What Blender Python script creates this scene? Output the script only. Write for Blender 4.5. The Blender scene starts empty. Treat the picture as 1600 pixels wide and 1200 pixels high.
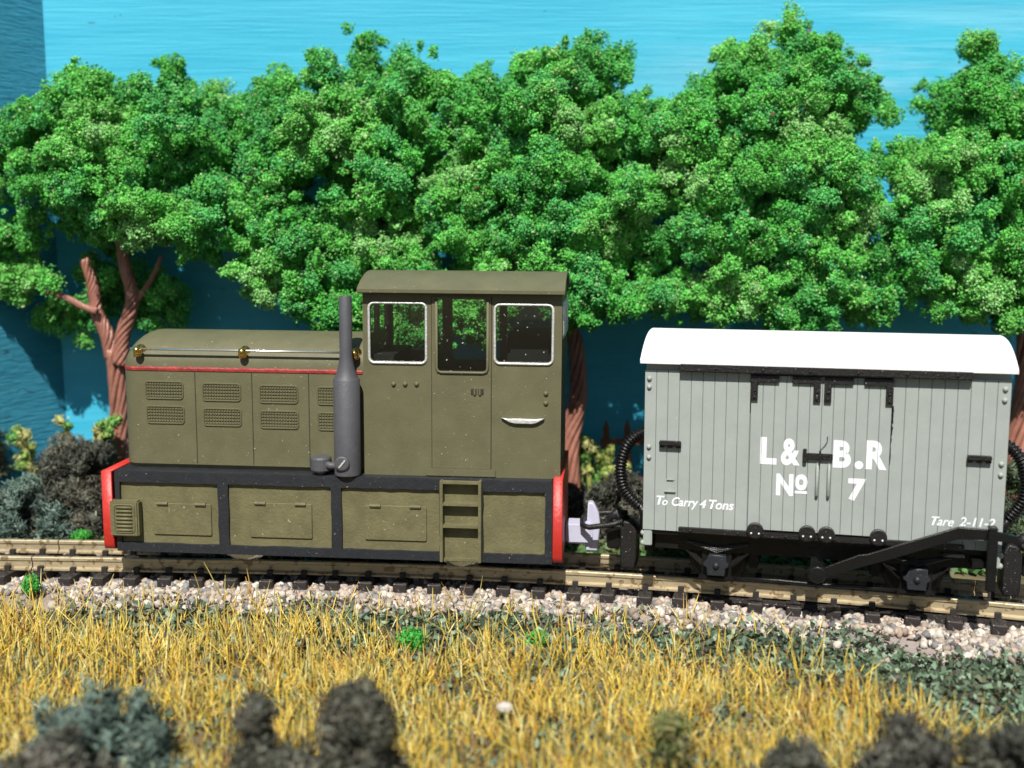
import bpy, bmesh, math, random
import numpy as np
from math import radians as R, sin, cos, pi
from mathutils import Vector, Matrix

# Model railway scene.  1 Blender unit = 1 cm of the real model.
random.seed(7)
rng = np.random.default_rng(7)
SC = bpy.context.scene
COL = SC.collection

# ------------------------------------------------------------------ camera
F_PX, PITCH, CAM_Z = 1750.0, R(8), 5.45
cam = bpy.data.cameras.new('camera')
co = bpy.data.objects.new('camera', cam)
COL.objects.link(co)
co.location = (0, 0, CAM_Z)
co.rotation_euler = (R(90) - PITCH, 0, 0)
cam.sensor_width = 36
cam.lens = F_PX / 1600 * 36
cam.clip_start, cam.clip_end = 0.1, 3000
cam.dof.use_dof = True
cam.dof.focus_distance = 15.9
cam.dof.aperture_fstop = 0.25
SC.camera = co

def at(px, py, Y):
    """the point seen at photo pixel (px,py) at distance Y from the camera's foot"""
    u, v = (px - 800) / F_PX, (600 - py) / F_PX
    d = Vector((u, cos(PITCH) + v * sin(PITCH), -sin(PITCH) + v * cos(PITCH)))
    t = Y / d.y
    return Vector((d.x * t, Y, CAM_Z + d.z * t))

# ------------------------------------------------------------------ light
EL, AZ = R(52), R(-9)
w = bpy.data.worlds.new('World')
SC.world = w
w.use_nodes = True
nt = w.node_tree
bg = nt.nodes['Background']
sky = nt.nodes.new('ShaderNodeTexSky')
sky.sky_type = 'NISHITA'
sky.sun_disc = False
sky.sun_elevation = EL
sky.sun_rotation = R(180) - AZ
nt.links.new(sky.outputs[0], bg.inputs[0])
bg.inputs[1].default_value = 0.05
sl = bpy.data.lights.new('sun', 'SUN')
sl.energy = 5.0
sl.angle = R(0.5)
sl.color = (1.0, 0.96, 0.89)
so = bpy.data.objects.new('sun', sl)
COL.objects.link(so)
sdir = Vector((sin(AZ) * cos(EL), -cos(AZ) * cos(EL), sin(EL)))
so.rotation_euler = (-sdir).to_track_quat('-Z', 'Y').to_euler()
so.location = sdir * 60
SC.view_settings.view_transform = 'Standard'
SC.view_settings.look = 'None'
SC.view_settings.exposure = 0.32
SC.view_settings.gamma = 1
SC.view_settings.use_curve_mapping = False

# ------------------------------------------------------------------ materials
def mat(name, col, rough=0.6, metal=0.0, var=0.0, vscale=3.0, bump=0.0, bscale=20.0, stretch=None,
        speck=None, speck_scale=60.0, speck_th=0.72, col2=None, attr=False, coat=0.0, spec=0.5):
    m = bpy.data.materials.new(name)
    m.use_nodes = True
    t = m.node_tree
    b = t.nodes['Principled BSDF']
    b.inputs['Roughness'].default_value = rough
    b.inputs['Metallic'].default_value = metal
    b.inputs['Coat Weight'].default_value = coat
    b.inputs['Specular IOR Level'].default_value = spec
    tc = t.nodes.new('ShaderNodeTexCoord')
    mp = t.nodes.new('ShaderNodeMapping')
    t.links.new(tc.outputs['Object'], mp.inputs[0])
    if stretch:
        mp.inputs['Scale'].default_value = stretch
    src = None
    if attr:
        a = t.nodes.new('ShaderNodeVertexColor')
        a.layer_name = 'col'
        src = a.outputs['Color']
    if var or col2:
        n = t.nodes.new('ShaderNodeTexNoise')
        n.inputs['Scale'].default_value = vscale
        n.inputs['Detail'].default_value = 6
        n.inputs['Roughness'].default_value = 0.65
        t.links.new(mp.outputs[0], n.inputs[0])
        mx = t.nodes.new('ShaderNodeMix')
        mx.data_type = 'RGBA'
        rmp = t.nodes.new('ShaderNodeMapRange')
        rmp.inputs[1].default_value, rmp.inputs[2].default_value = 0.3, 0.7
        t.links.new(n.outputs[0], rmp.inputs[0])
        t.links.new(rmp.outputs[0], mx.inputs[0])
        if src:
            mx.inputs['A'].default_value = (1 - var,) * 3 + (1,)
            mx.inputs['B'].default_value = (1 + var,) * 3 + (1,)
            m2 = t.nodes.new('ShaderNodeMix')
            m2.data_type = 'RGBA'
            m2.blend_type = 'MULTIPLY'
            m2.inputs[0].default_value = 1
            t.links.new(src, m2.inputs['A'])
            t.links.new(mx.outputs['Result'], m2.inputs['B'])
            src = m2.outputs['Result']
        else:
            c2 = col2 if col2 else tuple(c * (1 + var) for c in col)
            c1 = col if col2 else tuple(c * (1 - var) for c in col)
            mx.inputs['A'].default_value = (*c1, 1)
            mx.inputs['B'].default_value = (*c2, 1)
            src = mx.outputs['Result']
    if speck:
        n = t.nodes.new('ShaderNodeTexNoise')
        n.inputs['Scale'].default_value = speck_scale
        n.inputs['Detail'].default_value = 2
        t.links.new(tc.outputs['Object'], n.inputs[0])
        rmp = t.nodes.new('ShaderNodeMapRange')
        rmp.inputs[1].default_value, rmp.inputs[2].default_value = speck_th, speck_th + 0.04
        t.links.new(n.outputs[0], rmp.inputs[0])
        mx = t.nodes.new('ShaderNodeMix')
        mx.data_type = 'RGBA'
        t.links.new(rmp.outputs[0], mx.inputs[0])
        if src:
            t.links.new(src, mx.inputs['A'])
        else:
            mx.inputs['A'].default_value = (*col, 1)
        mx.inputs['B'].default_value = (*speck, 1)
        src = mx.outputs['Result']
    if src:
        t.links.new(src, b.inputs['Base Color'])
    else:
        b.inputs['Base Color'].default_value = (*col, 1)
    if bump:
        n = t.nodes.new('ShaderNodeTexNoise')
        n.inputs['Scale'].default_value = bscale
        n.inputs['Detail'].default_value = 5
        n.inputs['Roughness'].default_value = 0.6
        t.links.new(mp.outputs[0], n.inputs[0])
        bp = t.nodes.new('ShaderNodeBump')
        bp.inputs['Strength'].default_value = 1.0
        bp.inputs['Distance'].default_value = bump
        t.links.new(n.outputs[0], bp.inputs['Height'])
        t.links.new(bp.outputs[0], b.inputs['Normal'])
    return m

M = {}
M['olive'] = mat('olive_paint', (0.118, 0.113, 0.061), 0.55, var=0.13, vscale=2.5, bump=0.0035, bscale=46, speck=(0.50, 0.48, 0.40), speck_scale=34, speck_th=0.725, spec=0.35)
M['olive_rough'] = mat('olive_paint_rough', (0.138, 0.127, 0.063), 0.6, var=0.22, vscale=3.5, bump=0.009, bscale=24, speck=(0.34, 0.32, 0.21), speck_scale=20, speck_th=0.70, spec=0.35)
M['seam'] = mat('seam_dark', (0.03, 0.028, 0.018), 0.9)  # dark olive drawn in place of engraved panel lines and the handle recess
M['black'] = mat('black_frame_paint', (0.017, 0.019, 0.024), 0.5, var=0.2, vscale=8, bump=0.006, bscale=25, speck=(0.30, 0.28, 0.22), speck_scale=34, speck_th=0.71)
M['iron'] = mat('black_plastic', (0.009, 0.009, 0.009), 0.3, bump=0.006, bscale=40, var=0.2, spec=0.32)
M['iron_spk'] = mat('black_drybrushed_iron', (0.012, 0.011, 0.011), 0.4, bump=0.01, bscale=45, speck=(0.35, 0.32, 0.30), speck_scale=38, speck_th=0.70)
M['red'] = mat('red_paint', (0.45, 0.026, 0.018), 0.42, var=0.1, vscale=5, bump=0.007, bscale=22)
M['red_line'] = mat('red_line_paint', (0.30, 0.028, 0.024), 0.55, var=0.4, vscale=7, bump=0.008, bscale=25)
M['exhaust'] = mat('grey_primer', (0.075, 0.075, 0.085), 0.55, var=0.12, vscale=6, bump=0.005, bscale=30, speck=(0.3, 0.3, 0.3), speck_scale=30, speck_th=0.76)
M['silver'] = mat('silver_paint', (0.75, 0.75, 0.72), 0.42, 0.55, var=0.25, vscale=14, bump=0.01, bscale=30)
M['steel'] = mat('steel_wire', (0.85, 0.83, 0.78), 0.25, 0.9)
M['brass'] = mat('brass', (0.78, 0.50, 0.14), 0.22, 1.0)
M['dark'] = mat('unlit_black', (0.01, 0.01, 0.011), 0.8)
M['grey'] = mat('grey_wagon_paint', (0.325, 0.358, 0.338), 0.6, var=0.06, vscale=3, bump=0.003, bscale=50, speck=(0.45, 0.47, 0.44), speck_scale=45, speck_th=0.72, spec=0.3)
M['white'] = mat('white_roof_paint', (0.82, 0.82, 0.81), 0.5, var=0.02, bump=0.002, bscale=30)
M['letter'] = mat('white_transfer', (0.80, 0.82, 0.86), 0.55, var=0.03, vscale=12)
M['coupler'] = mat('white_printed_resin', (0.50, 0.50, 0.63), 0.45, var=0.05, vscale=8)
M['rail'] = mat('nickel_silver_rail', (0.45, 0.375, 0.24), 0.5, 0.4, var=0.18, vscale=5, stretch=(1, 1, 3), bump=0.004, bscale=18, speck=(0.24, 0.17, 0.09), speck_scale=9, speck_th=0.58)
M['sleeper'] = mat('sleeper_plastic', (0.026, 0.021, 0.019), 0.6, var=0.4, vscale=6, bump=0.01, bscale=30, speck=(0.22, 0.20, 0.19), speck_scale=28, speck_th=0.64)
M['stone'] = mat('ballast_stone', (0.5, 0.4, 0.35), 0.8, attr=True, var=0.25, vscale=9, bump=0.006, bscale=40)
M['leaf'] = mat('foam_foliage', (0.1, 0.3, 0.05), 0.62, attr=True, spec=0.45)
M['fibre'] = mat('grass_fibre', (0.5, 0.35, 0.05), 0.55, attr=True, spec=0.3)
M['wire'] = mat('brown_wire', (0.33, 0.145, 0.105), 0.32, var=0.3, vscale=4, bump=0.006, bscale=20)
M['fence'] = mat('brown_fence_plastic', (0.16, 0.055, 0.03), 0.6, var=0.2)
M['soil'] = mat('soil', (0.17, 0.13, 0.055), 0.95, col2=(0.07, 0.07, 0.035), vscale=2.2, bump=0.06, bscale=6)
M['glue'] = mat('glued_grit', (0.36, 0.30, 0.27), 0.8, col2=(0.22, 0.19, 0.18), vscale=3, bump=0.05, bscale=9)

def board_mat(name, stretch, c1, c2, streak, bump):
    m = bpy.data.materials.new(name)
    m.use_nodes = True
    t = m.node_tree
    b = t.nodes['Principled BSDF']
    b.inputs['Roughness'].default_value = 0.5
    b.inputs['Specular IOR Level'].default_value = 0.3
    tc = t.nodes.new('ShaderNodeTexCoord')
    def noise(sc, scale, detail=6, dist=0.0):
        mp = t.nodes.new('ShaderNodeMapping')
        mp.inputs['Scale'].default_value = sc
        n = t.nodes.new('ShaderNodeTexNoise')
        n.inputs['Scale'].default_value = scale
        n.inputs['Detail'].default_value = detail
        n.inputs['Roughness'].default_value = 0.62
        n.inputs['Distortion'].default_value = dist
        t.links.new(tc.outputs['Object'], mp.inputs[0])
        t.links.new(mp.outputs[0], n.inputs[0])
        return n.outputs[0]
    def ramp(s, a, c):
        r = t.nodes.new('ShaderNodeMapRange')
        r.inputs[1].default_value, r.inputs[2].default_value = a, c
        t.links.new(s, r.inputs[0])
        return r.outputs[0]
    def mix(f, a, c):
        x = t.nodes.new('ShaderNodeMix')
        x.data_type = 'RGBA'
        t.links.new(f, x.inputs[0])
        for k, v in (('A', a), ('B', c)):
            if isinstance(v, tuple): x.inputs[k].default_value = (*v, 1)
            else: t.links.new(v, x.inputs[k])
        return x.outputs['Result']
    base = mix(ramp(noise(stretch, 1.3, 8), 0.3, 0.7), c1, c2)
    # pale dry-brushed paint, mostly towards the right of the board
    sx = t.nodes.new('ShaderNodeSeparateXYZ')
    t.links.new(tc.outputs['Object'], sx.inputs[0])
    px = ramp(sx.outputs[0], 1.0, 6.5)
    st = ramp(noise((0.16, 1, 1.0), 0.8, 8), 0.44, 0.66)
    mu = t.nodes.new('ShaderNodeMath'); mu.operation = 'MULTIPLY'
    t.links.new(px, mu.inputs[0]); t.links.new(st, mu.inputs[1])
    mz = t.nodes.new('ShaderNodeMath'); mz.operation = 'MULTIPLY'
    t.links.new(mu.outputs[0], mz.inputs[0]); t.links.new(ramp(sx.outputs[2], 7.3, 8.3), mz.inputs[1])
    mt = t.nodes.new('ShaderNodeMath'); mt.operation = 'MULTIPLY'
    t.links.new(mz.outputs[0], mt.inputs[0]); t.links.new(ramp(sx.outputs[2], 9.7, 8.9), mt.inputs[1])
    mu = mt
    mu2 = t.nodes.new('ShaderNodeMath'); mu2.operation = 'MULTIPLY'; mu2.inputs[1].default_value = streak
    t.links.new(mu.outputs[0], mu2.inputs[0])
    base = mix(mu2.outputs[0], base, (0.50, 0.72, 0.84))
    # thin scratches
    sc = ramp(noise((1.0, 1, 3.0), 1.6, 2, 1.5), 0.735, 0.76)
    base = mix(sc, base, (0.03, 0.16, 0.24))
    t.links.new(base, b.inputs['Base Color'])
    bp = t.nodes.new('ShaderNodeBump')
    bp.inputs['Strength'].default_value = 1
    bp.inputs['Distance'].default_value = bump
    t.links.new(noise((stretch[0] * 1.3, 1, stretch[2] * 2.2), 3.6, 9, 0.25), bp.inputs['Height'])
    t.links.new(bp.outputs[0], b.inputs['Normal'])
    return m
M['board'] = board_mat('blue_board_paint', (0.16, 1, 2.6), (0.040, 0.40, 0.60), (0.075, 0.49, 0.69), 0.6, 0.013)
M['board_rough'] = board_mat('blue_board_paint_rough', (0.5, 1, 2.4), (0.03, 0.30, 0.47), (0.06, 0.41, 0.59), 0.0, 0.12)

def glass():
    m = bpy.data.materials.new('clear_glazing')
    m.use_nodes = True
    t = m.node_tree
    out = t.nodes['Material Output']
    t.nodes.remove(t.nodes['Principled BSDF'])
    tr = t.nodes.new('ShaderNodeBsdfTransparent'); tr.inputs[0].default_value = (0.86, 0.9, 0.88, 1)
    gl = t.nodes.new('ShaderNodeBsdfGlossy'); gl.inputs['Roughness'].default_value = 0.03
    df = t.nodes.new('ShaderNodeBsdfDiffuse'); df.inputs[0].default_value = (0.6, 0.6, 0.55, 1)
    a = t.nodes.new('ShaderNodeMixShader'); a.inputs[0].default_value = 0.07
    t.links.new(tr.outputs[0], a.inputs[1]); t.links.new(gl.outputs[0], a.inputs[2])
    tc = t.nodes.new('ShaderNodeTexCoord')
    n = t.nodes.new('ShaderNodeTexNoise'); n.inputs['Scale'].default_value = 17; n.inputs['Detail'].default_value = 3
    t.links.new(tc.outputs['Object'], n.inputs[0])
    r = t.nodes.new('ShaderNodeMapRange'); r.inputs[1].default_value = 0.70; r.inputs[2].default_value = 0.76
    t.links.new(n.outputs[0], r.inputs[0])
    c = t.nodes.new('ShaderNodeMixShader')
    t.links.new(r.outputs[0], c.inputs[0]); t.links.new(a.outputs[0], c.inputs[1]); t.links.new(df.outputs[0], c.inputs[2])
    t.links.new(c.outputs[0], out.inputs[0])
    return m
M['glass'] = glass()

# ------------------------------------------------------------------ building helpers
def link_mesh(name, me, m, parent=None, smooth=False):
    if m is not None:
        me.materials.append(m)
    o = bpy.data.objects.new(name, me)
    COL.objects.link(o)
    if parent is not None:
        o.parent = parent
    if smooth:
        me.polygons.foreach_set('use_smooth', [True] * len(me.polygons))
    return o

def obj(name, bm, m, parent=None, bevel=0.0, smooth=False):
    if bevel:
        bmesh.ops.bevel(bm, geom=bm.edges[:], offset=bevel, segments=2, affect='EDGES', clamp_overlap=True)
    bmesh.ops.recalc_face_normals(bm, faces=bm.faces[:])
    me = bpy.data.meshes.new(name)
    bm.to_mesh(me)
    bm.free()
    return link_mesh(name, me, m, parent, smooth)

def thing(name, label, cat, loc=(0, 0, 0), rot=(0, 0, 0), group=None):
    o = bpy.data.objects.new(name, None)
    o.empty_display_size = 0.3
    COL.objects.link(o)
    o.location, o.rotation_euler = loc, rot
    return tag(o, label, cat, group)

def tag(o, label, cat, group=None):
    o['label'] = label
    o['category'] = cat
    if group:
        o['group'] = group
    return o

def kind(o, k):
    o['kind'] = k
    return o

def child_copy(src, dx=0, dy=0, dz=0, rot=None):
    c = src.copy()
    COL.objects.link(c)
    c.location = Vector(src.location) + Vector((dx, dy, dz))
    if rot: c.rotation_euler = rot
    return c

def box(bm, x0, x1, y0, y1, z0, z1):
    v = [bm.verts.new((x, y, z)) for x in (x0, x1) for y in (y0, y1) for z in (z0, z1)]
    for q in ((0, 1, 3, 2), (4, 6, 7, 5), (0, 4, 5, 1), (2, 3, 7, 6), (0, 2, 6, 4), (1, 5, 7, 3)):
        bm.faces.new([v[i] for i in q])
    return bm

def B(*a):
    return box(bmesh.new(), *a)

def rings(bm, rs, closed_ends=True, loop=False):
    vs = [[bm.verts.new(p) for p in r] for r in rs]
    n = len(vs[0])
    for a, b in zip(vs[:-1], vs[1:]):
        for i in range(n):
            bm.faces.new((a[i], a[(i + 1) % n], b[(i + 1) % n], b[i]))
    if loop:
        a, b = vs[-1], vs[0]
        for i in range(n):
            bm.faces.new((a[i], a[(i + 1) % n], b[(i + 1) % n], b[i]))
    elif closed_ends:
        bm.faces.new(vs[0]); bm.faces.new(vs[-1][::-1])
    return bm

def tube(bm, pts, r, n=8, loop=False, flat=1.0):
    pts = [Vector(p) for p in pts]
    rr = r if isinstance(r, (list, tuple)) else [r] * len(pts)
    rs = []
    up = Vector((0, 0, 1))
    prev = None
    for i, p in enumerate(pts):
        a = pts[i - 1] if (i > 0 or loop) else p
        c = pts[(i + 1) % len(pts)] if (i < len(pts) - 1 or loop) else p
        d = (c - a).normalized()
        if prev is None:
            s = d.cross(up if abs(d.z) < 0.9 else Vector((0, 1, 0))).normalized()
        else:
            s = (prev - d * prev.dot(d)).normalized()
        prev = s
        t = d.cross(s).normalized()
        rs.append([p + (s * cos(2 * pi * k / n) + t * sin(2 * pi * k / n) * flat) * rr[i] for k in range(n)])
    return rings(bm, rs, loop=loop)

def lathe_z(bm, prof, c=(0, 0, 0), n=24):
    cx, cy, cz = c
    rs = [[(cx + r * cos(2 * pi * k / n), cy + r * sin(2 * pi * k / n), cz + z) for k in range(n)] for r, z in prof]
    return rings(bm, rs)

def lathe_y(bm, prof, c=(0, 0, 0), n=16):
    """profile (radius, y) turned about an axis along y"""
    cx, cy, cz = c
    rs = [[(cx + r * cos(2 * pi * k / n), cy + y, cz + r * sin(2 * pi * k / n)) for k in range(n)] for r, y in prof]
    return rings(bm, rs)

def rrect(x0, x1, z0, z1, r, n=5):
    pts = []
    for cx, cz, a0 in ((x1 - r, z1 - r, 0), (x0 + r, z1 - r, 90), (x0 + r, z0 + r, 180), (x1 - r, z0 + r, 270)):
        for k in range(n + 1):
            a = R(a0 + 90 * k / n)
            pts.append((cx + r * cos(a), cz + r * sin(a)))
    return pts

def plate_mesh(outer, holes, y0, y1, bevel=0.0):
    """flat plate in the local x-z plane with holes, between depths y0 and y1"""
    cu = bpy.data.curves.new('tmp', 'CURVE')
    cu.dimensions = '2D'
    cu.fill_mode = 'BOTH'
    cu.extrude = max(abs(y1 - y0) / 2 - bevel, 0.0005)
    cu.bevel_depth = bevel
    cu.bevel_resolution = 1
    if bevel: cu.offset = -bevel
    for loop in [outer] + list(holes):
        s = cu.splines.new('POLY')
        s.points.add(len(loop) - 1)
        for p, (x, z) in zip(s.points, loop):
            p.co = (x, z, 0, 1)
        s.use_cyclic_u = True
    o = bpy.data.objects.new('tmp', cu)
    COL.objects.link(o)
    dg = bpy.context.evaluated_depsgraph_get()
    me = bpy.data.meshes.new_from_object(o.evaluated_get(dg))
    bpy.data.objects.remove(o)
    bpy.data.curves.remove(cu)
    me.transform(Matrix(((1, 0, 0, 0), (0, 0, -1, (y0 + y1) / 2), (0, 1, 0, 0), (0, 0, 0, 1))))
    me.materials.clear()
    return me

def plate(name, outer, holes, y0, y1, m, parent, bevel=0.0):
    me = plate_mesh(outer, holes, y0, y1, bevel)
    me.name = name
    return link_mesh(name, me, m, parent)

def rect(x0, x1, z0, z1):
    return [(x0, z0), (x1, z0), (x1, z1), (x0, z1)]

def frame_ring(name, x0, x1, z0, z1, r, wd, y0, m, parent, flat=0.6):
    bm = bmesh.new()
    tube(bm, [(x, y0, z) for x, z in rrect(x0, x1, z0, z1, r)], wd, 6, loop=True)
    return obj(name, bm, m, parent, smooth=True)

def quick_mesh(name, V, Fa, col=None):
    """V (n,3), Fa (m,k) -> mesh, col (n,3) vertex colours"""
    me = bpy.data.meshes.new(name)
    n, mcount, k = len(V), len(Fa), Fa.shape[1]
    me.vertices.add(n)
    me.vertices.foreach_set('co', np.ascontiguousarray(V, dtype=np.float32).ravel())
    me.loops.add(mcount * k)
    me.loops.foreach_set('vertex_index', np.ascontiguousarray(Fa, dtype=np.int32).ravel())
    me.polygons.add(mcount)
    me.polygons.foreach_set('loop_start', np.arange(0, mcount * k, k, dtype=np.int32))
    me.update(calc_edges=True)
    if col is not None:
        a = me.color_attributes.new('col', 'FLOAT_COLOR', 'POINT')
        c = np.ones((n, 4), dtype=np.float32)
        c[:, :3] = np.clip(col, 0, 1)
        a.data.foreach_set('color', c.ravel())
    return me

def rand_rot(n):
    q = rng.normal(size=(n, 4))
    q /= np.linalg.norm(q, axis=1)[:, None]
    a, b, c, d = q.T
    return np.stack([np.stack([1 - 2 * (c * c + d * d), 2 * (b * c - a * d), 2 * (b * d + a * c)], 1),
                     np.stack([2 * (b * c + a * d), 1 - 2 * (b * b + d * d), 2 * (c * d - a * b)], 1),
                     np.stack([2 * (b * d - a * c), 2 * (c * d + a * b), 1 - 2 * (b * b + c * c)], 1)], 1)

TET_V = np.array([(1, 1, 1), (1, -1, -1), (-1, 1, -1), (-1, -1, 1)]) / 1.732
TET_F = np.array([(0, 1, 2), (0, 3, 1), (0, 2, 3), (1, 3, 2)])
_b = bmesh.new(); bmesh.ops.create_icosphere(_b, subdivisions=1, radius=1)
ICO_V = np.array([v.co[:] for v in _b.verts]); ICO_F = np.array([[v.index for v in f.verts] for f in _b.faces]); _b.free()
_b = bmesh.new(); bmesh.ops.create_icosphere(_b, subdivisions=2, radius=1)
ICO2_V = np.array([v.co[:] for v in _b.verts]); ICO2_F = np.array([[v.index for v in f.verts] for f in _b.faces]); _b.free()

def spawn(TV, TF, P, S, Rm=None):
    """copies of a small shape at points P with scales S (n,) or (n,3)"""
    n = len(P)
    S = np.asarray(S)
    S = S[:, None, None] if S.ndim == 1 else S[:, None, :]
    X = TV[None] * S
    if Rm is not None:
        X = np.einsum('nij,nkj->nki', Rm, X)
    V = (X + P[:, None, :]).reshape(-1, 3)
    Fa = (TF[None] + (np.arange(n) * len(TV))[:, None, None]).reshape(-1, TF.shape[1])
    return V, Fa

def foam(C, rad, col, g=0.05, dens=1.15, fibre=0.0, pale=0.03, palecol=(0.42, 0.48, 0.2), gj=0.22, core=0.86, lumpy=0.13, ragged=0.09):
    """foam balls: a core covered by a crust of small granules (or fibres)"""
    n = len(C)
    cnt = np.maximum(8, (dens * 4 * pi * rad ** 2 / g ** 2).astype(int))
    idx = np.repeat(np.arange(n), cnt)
    N = len(idx)
    d = rng.normal(size=(N, 3)); d /= np.linalg.norm(d, axis=1)[:, None]
    # lumpy radius
    ph = rng.uniform(0, 6.28, (n, 3)); fr = rng.uniform(2.2, 4.5, (n, 3))
    lump = 1 + lumpy * np.sum(np.sin(d * fr[idx] + ph[idx]), axis=1) / 1.5
    rr = rad[idx] * lump * np.clip(rng.normal(0.98, ragged, N), 0.6, 1.6)
    el = rng.uniform(0.7, 1.3, (n, 3))
    d = d * el[idx]
    P = C[idx] + d * rr[:, None]
    s = g * rng.uniform(0.45, 0.95, N)
    cc = col[idx] * (1 + gj * rng.normal(size=(N, 1)))
    pm = rng.random(N) < pale
    cc[pm] = np.array(palecol) * rng.uniform(0.7, 1.3, (pm.sum(), 1))
    if fibre:
        S = np.stack([s * fibre, s * 0.28, s * 0.28], 1)
    else:
        S = s
    V, Fa = spawn(TET_V, TET_F, P, S, rand_rot(N))
    Cc = np.repeat(cc, 4, axis=0)
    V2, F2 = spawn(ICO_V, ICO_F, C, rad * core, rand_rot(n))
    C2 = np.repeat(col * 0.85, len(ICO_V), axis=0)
    return np.vstack([V, V2]), np.vstack([Fa, F2 + len(V)]), np.vstack([Cc, C2])

# ------------------------------------------------------------------ track geometry
def near_y(x):
    y = 16.60 - 0.05 * (min(x, -4) + 7.83)
    if x > -4:
        y -= 0.05 * (x + 4) + 0.0255 * (x + 4) ** 2 / 2
    return y
def near_slope(x):
    return -0.05 - 0.0255 * max(0, x + 4)
GAUGE = 0.90
RAIL_TOP = 0.45
def track_pt(x, off=0.0):
    """point abreast of near rail at x, 'off' away from the camera side"""
    s = near_slope(x)
    l = math.hypot(1, s)
    return Vector((x - s / l * off, near_y(x) + off / l, 0))

# ------------------------------------------------------------------ setting: ground
def ground_h(x, y):
    d = y - np.vectorize(near_y)(np.clip(x, -13, 11))
    h = 0.03 * np.sin(1.7 * x + 0.6 * y) + 0.03 * np.sin(2.9 * y - 1.1 * x + 1)
    bed = np.clip((d + 1.15) / 0.75, 0, 1) * np.clip((2.3 - d) / 0.6, 0, 1)
    bed = bed * bed * (3 - 2 * bed)
    return h * (1 - bed) * 1.2 - 0.05 * (1 - bed) + bed * 0.06 + 0.10 * np.clip((d - 2) / 2, 0, 1)
xs = np.arange(-20, 20.01, 0.2); ys = np.arange(4.0, 27.01, 0.2)
GX, GY = np.meshgrid(xs, ys)
GZ = ground_h(GX, GY)
V = np.stack([GX.ravel(), GY.ravel(), GZ.ravel()], 1)
nx, ny = len(xs), len(ys)
ii, jj = np.meshgrid(np.arange(nx - 1), np.arange(ny - 1))
a = (jj * nx + ii).ravel()
g = link_mesh('ground', quick_mesh('ground', V, np.stack([a, a + 1, a + nx + 1, a + nx], 1)), M['soil'], smooth=True)
kind(g, 'structure')

def gh(x, y):
    return float(ground_h(np.array([x]), np.array([y]))[0])

# strip of glued grit under the track
rs = []
bm = bmesh.new()
prev = None
for x in np.arange(-14, 11.01, 0.25):
    row = []
    for off in (-1.0, -0.75, -0.3, 0.45, 1.2, 1.7, 2.0):
        p = track_pt(x, off)
        row.append(bm.verts.new((p.x, p.y, gh(p.x, p.y) + 0.012 + (0.03 if -0.5 < off < 1.5 else 0))))
    if prev:
        for i in range(len(row) - 1):
            bm.faces.new((prev[i], row[i], row[i + 1], prev[i + 1]))
    prev = row
kind(obj('ballast_bed', bm, M['glue'], smooth=True), 'structure')

# ------------------------------------------------------------------ backdrop boards
BK = 22.0
CORNER = at(100, 600, BK).x
bb = plate('backdrop_board', rect(CORNER - 0.3, 20, -0.4, 15), [], BK, BK + 0.4, M['board'], None)
tag(bb, 'wide sky-blue painted wooden board standing behind the row of trees', 'backdrop board')
sb = plate('backdrop_board', rect(-12, 0, -0.4, 15), [], 0, 0.4, M['board_rough'], None)
sb.location = (CORNER, BK, 0)
sb.rotation_euler = (0, 0, R(61))
tag(sb, 'rough brushed darker blue side board angled at the left corner', 'backdrop board')

# ------------------------------------------------------------------ track
trk = thing('railway_track', 'narrow gauge model track with brassy rails and dark brown sleepers', 'railway track', (0, 0, 0))
def rail_strip(off, x0, x1):
    prof = [(-0.075, 0.25), (0.075, 0.25), (0.075, 0.275), (0.022, 0.295), (0.022, 0.385), (0.042, 0.40), (0.042, 0.44),
            (0.034, RAIL_TOP), (-0.034, RAIL_TOP), (-0.042, 0.44), (-0.042, 0.40), (-0.022, 0.385), (-0.022, 0.295), (-0.075, 0.275)]
    rs = []
    for x in np.append(np.arange(x0, x1, 0.3), x1):
        rs.append([track_pt(x, off + a) + Vector((0, 0, z)) for a, z in prof])
    return rings(bmesh.new(), rs)
RN = 0.042
for off in (RN, RN + GAUGE):
    obj('rail', rail_strip(off, -13.0, -7.35), M['rail'], trk)
    obj('rail', rail_strip(off, -7.33, 10.5), M['rail'], trk)
bm = bmesh.new()
box(bm, -0.10, 0.10, -0.30, GAUGE + 0.36, 0.03, 0.235)
bmesh.ops.bevel(bm, geom=bm.edges[:], offset=0.014, segments=1, affect='EDGES')
me = bpy.data.meshes.new('sleeper'); bm.to_mesh(me); bm.free(); me.materials.append(M['sleeper'])
bm = bmesh.new()
pf = [(-0.105, 0.232), (0.105, 0.232), (0.105, 0.32), (0.05, 0.325), (0.045, 0.262), (-0.045, 0.262), (-0.05, 0.325), (-0.105, 0.32)]
rings(bm, [[(x, y, z) for y, z in pf] for x in (-0.042, 0.042)])
chair_me = bpy.data.meshes.new('rail_chair'); bm.to_mesh(chair_me); bm.free(); chair_me.materials.append(M['sleeper'])
x = -12.2
SLEEPERS = []
while x < 10.2:
    s = near_slope(x)
    p = track_pt(x)
    o = bpy.data.objects.new('sleeper', me); COL.objects.link(o); o.parent = trk
    o.location = (p.x, p.y, random.uniform(-0.012, 0.008))
    o.rotation_euler = (0, 0, math.atan(s) + random.uniform(-0.05, 0.05))
    if x < -5.6: o.rotation_euler.z -= 0.10
    for off in (RN, RN + GAUGE):
        c = bpy.data.objects.new('rail_chair', chair_me); COL.objects.link(c); c.parent = o; c.location = (0, off, 0)
    SLEEPERS.append((p.x, p.y, math.atan(s)))
    x += 0.505 + random.uniform(-0.03, 0.03)
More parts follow.
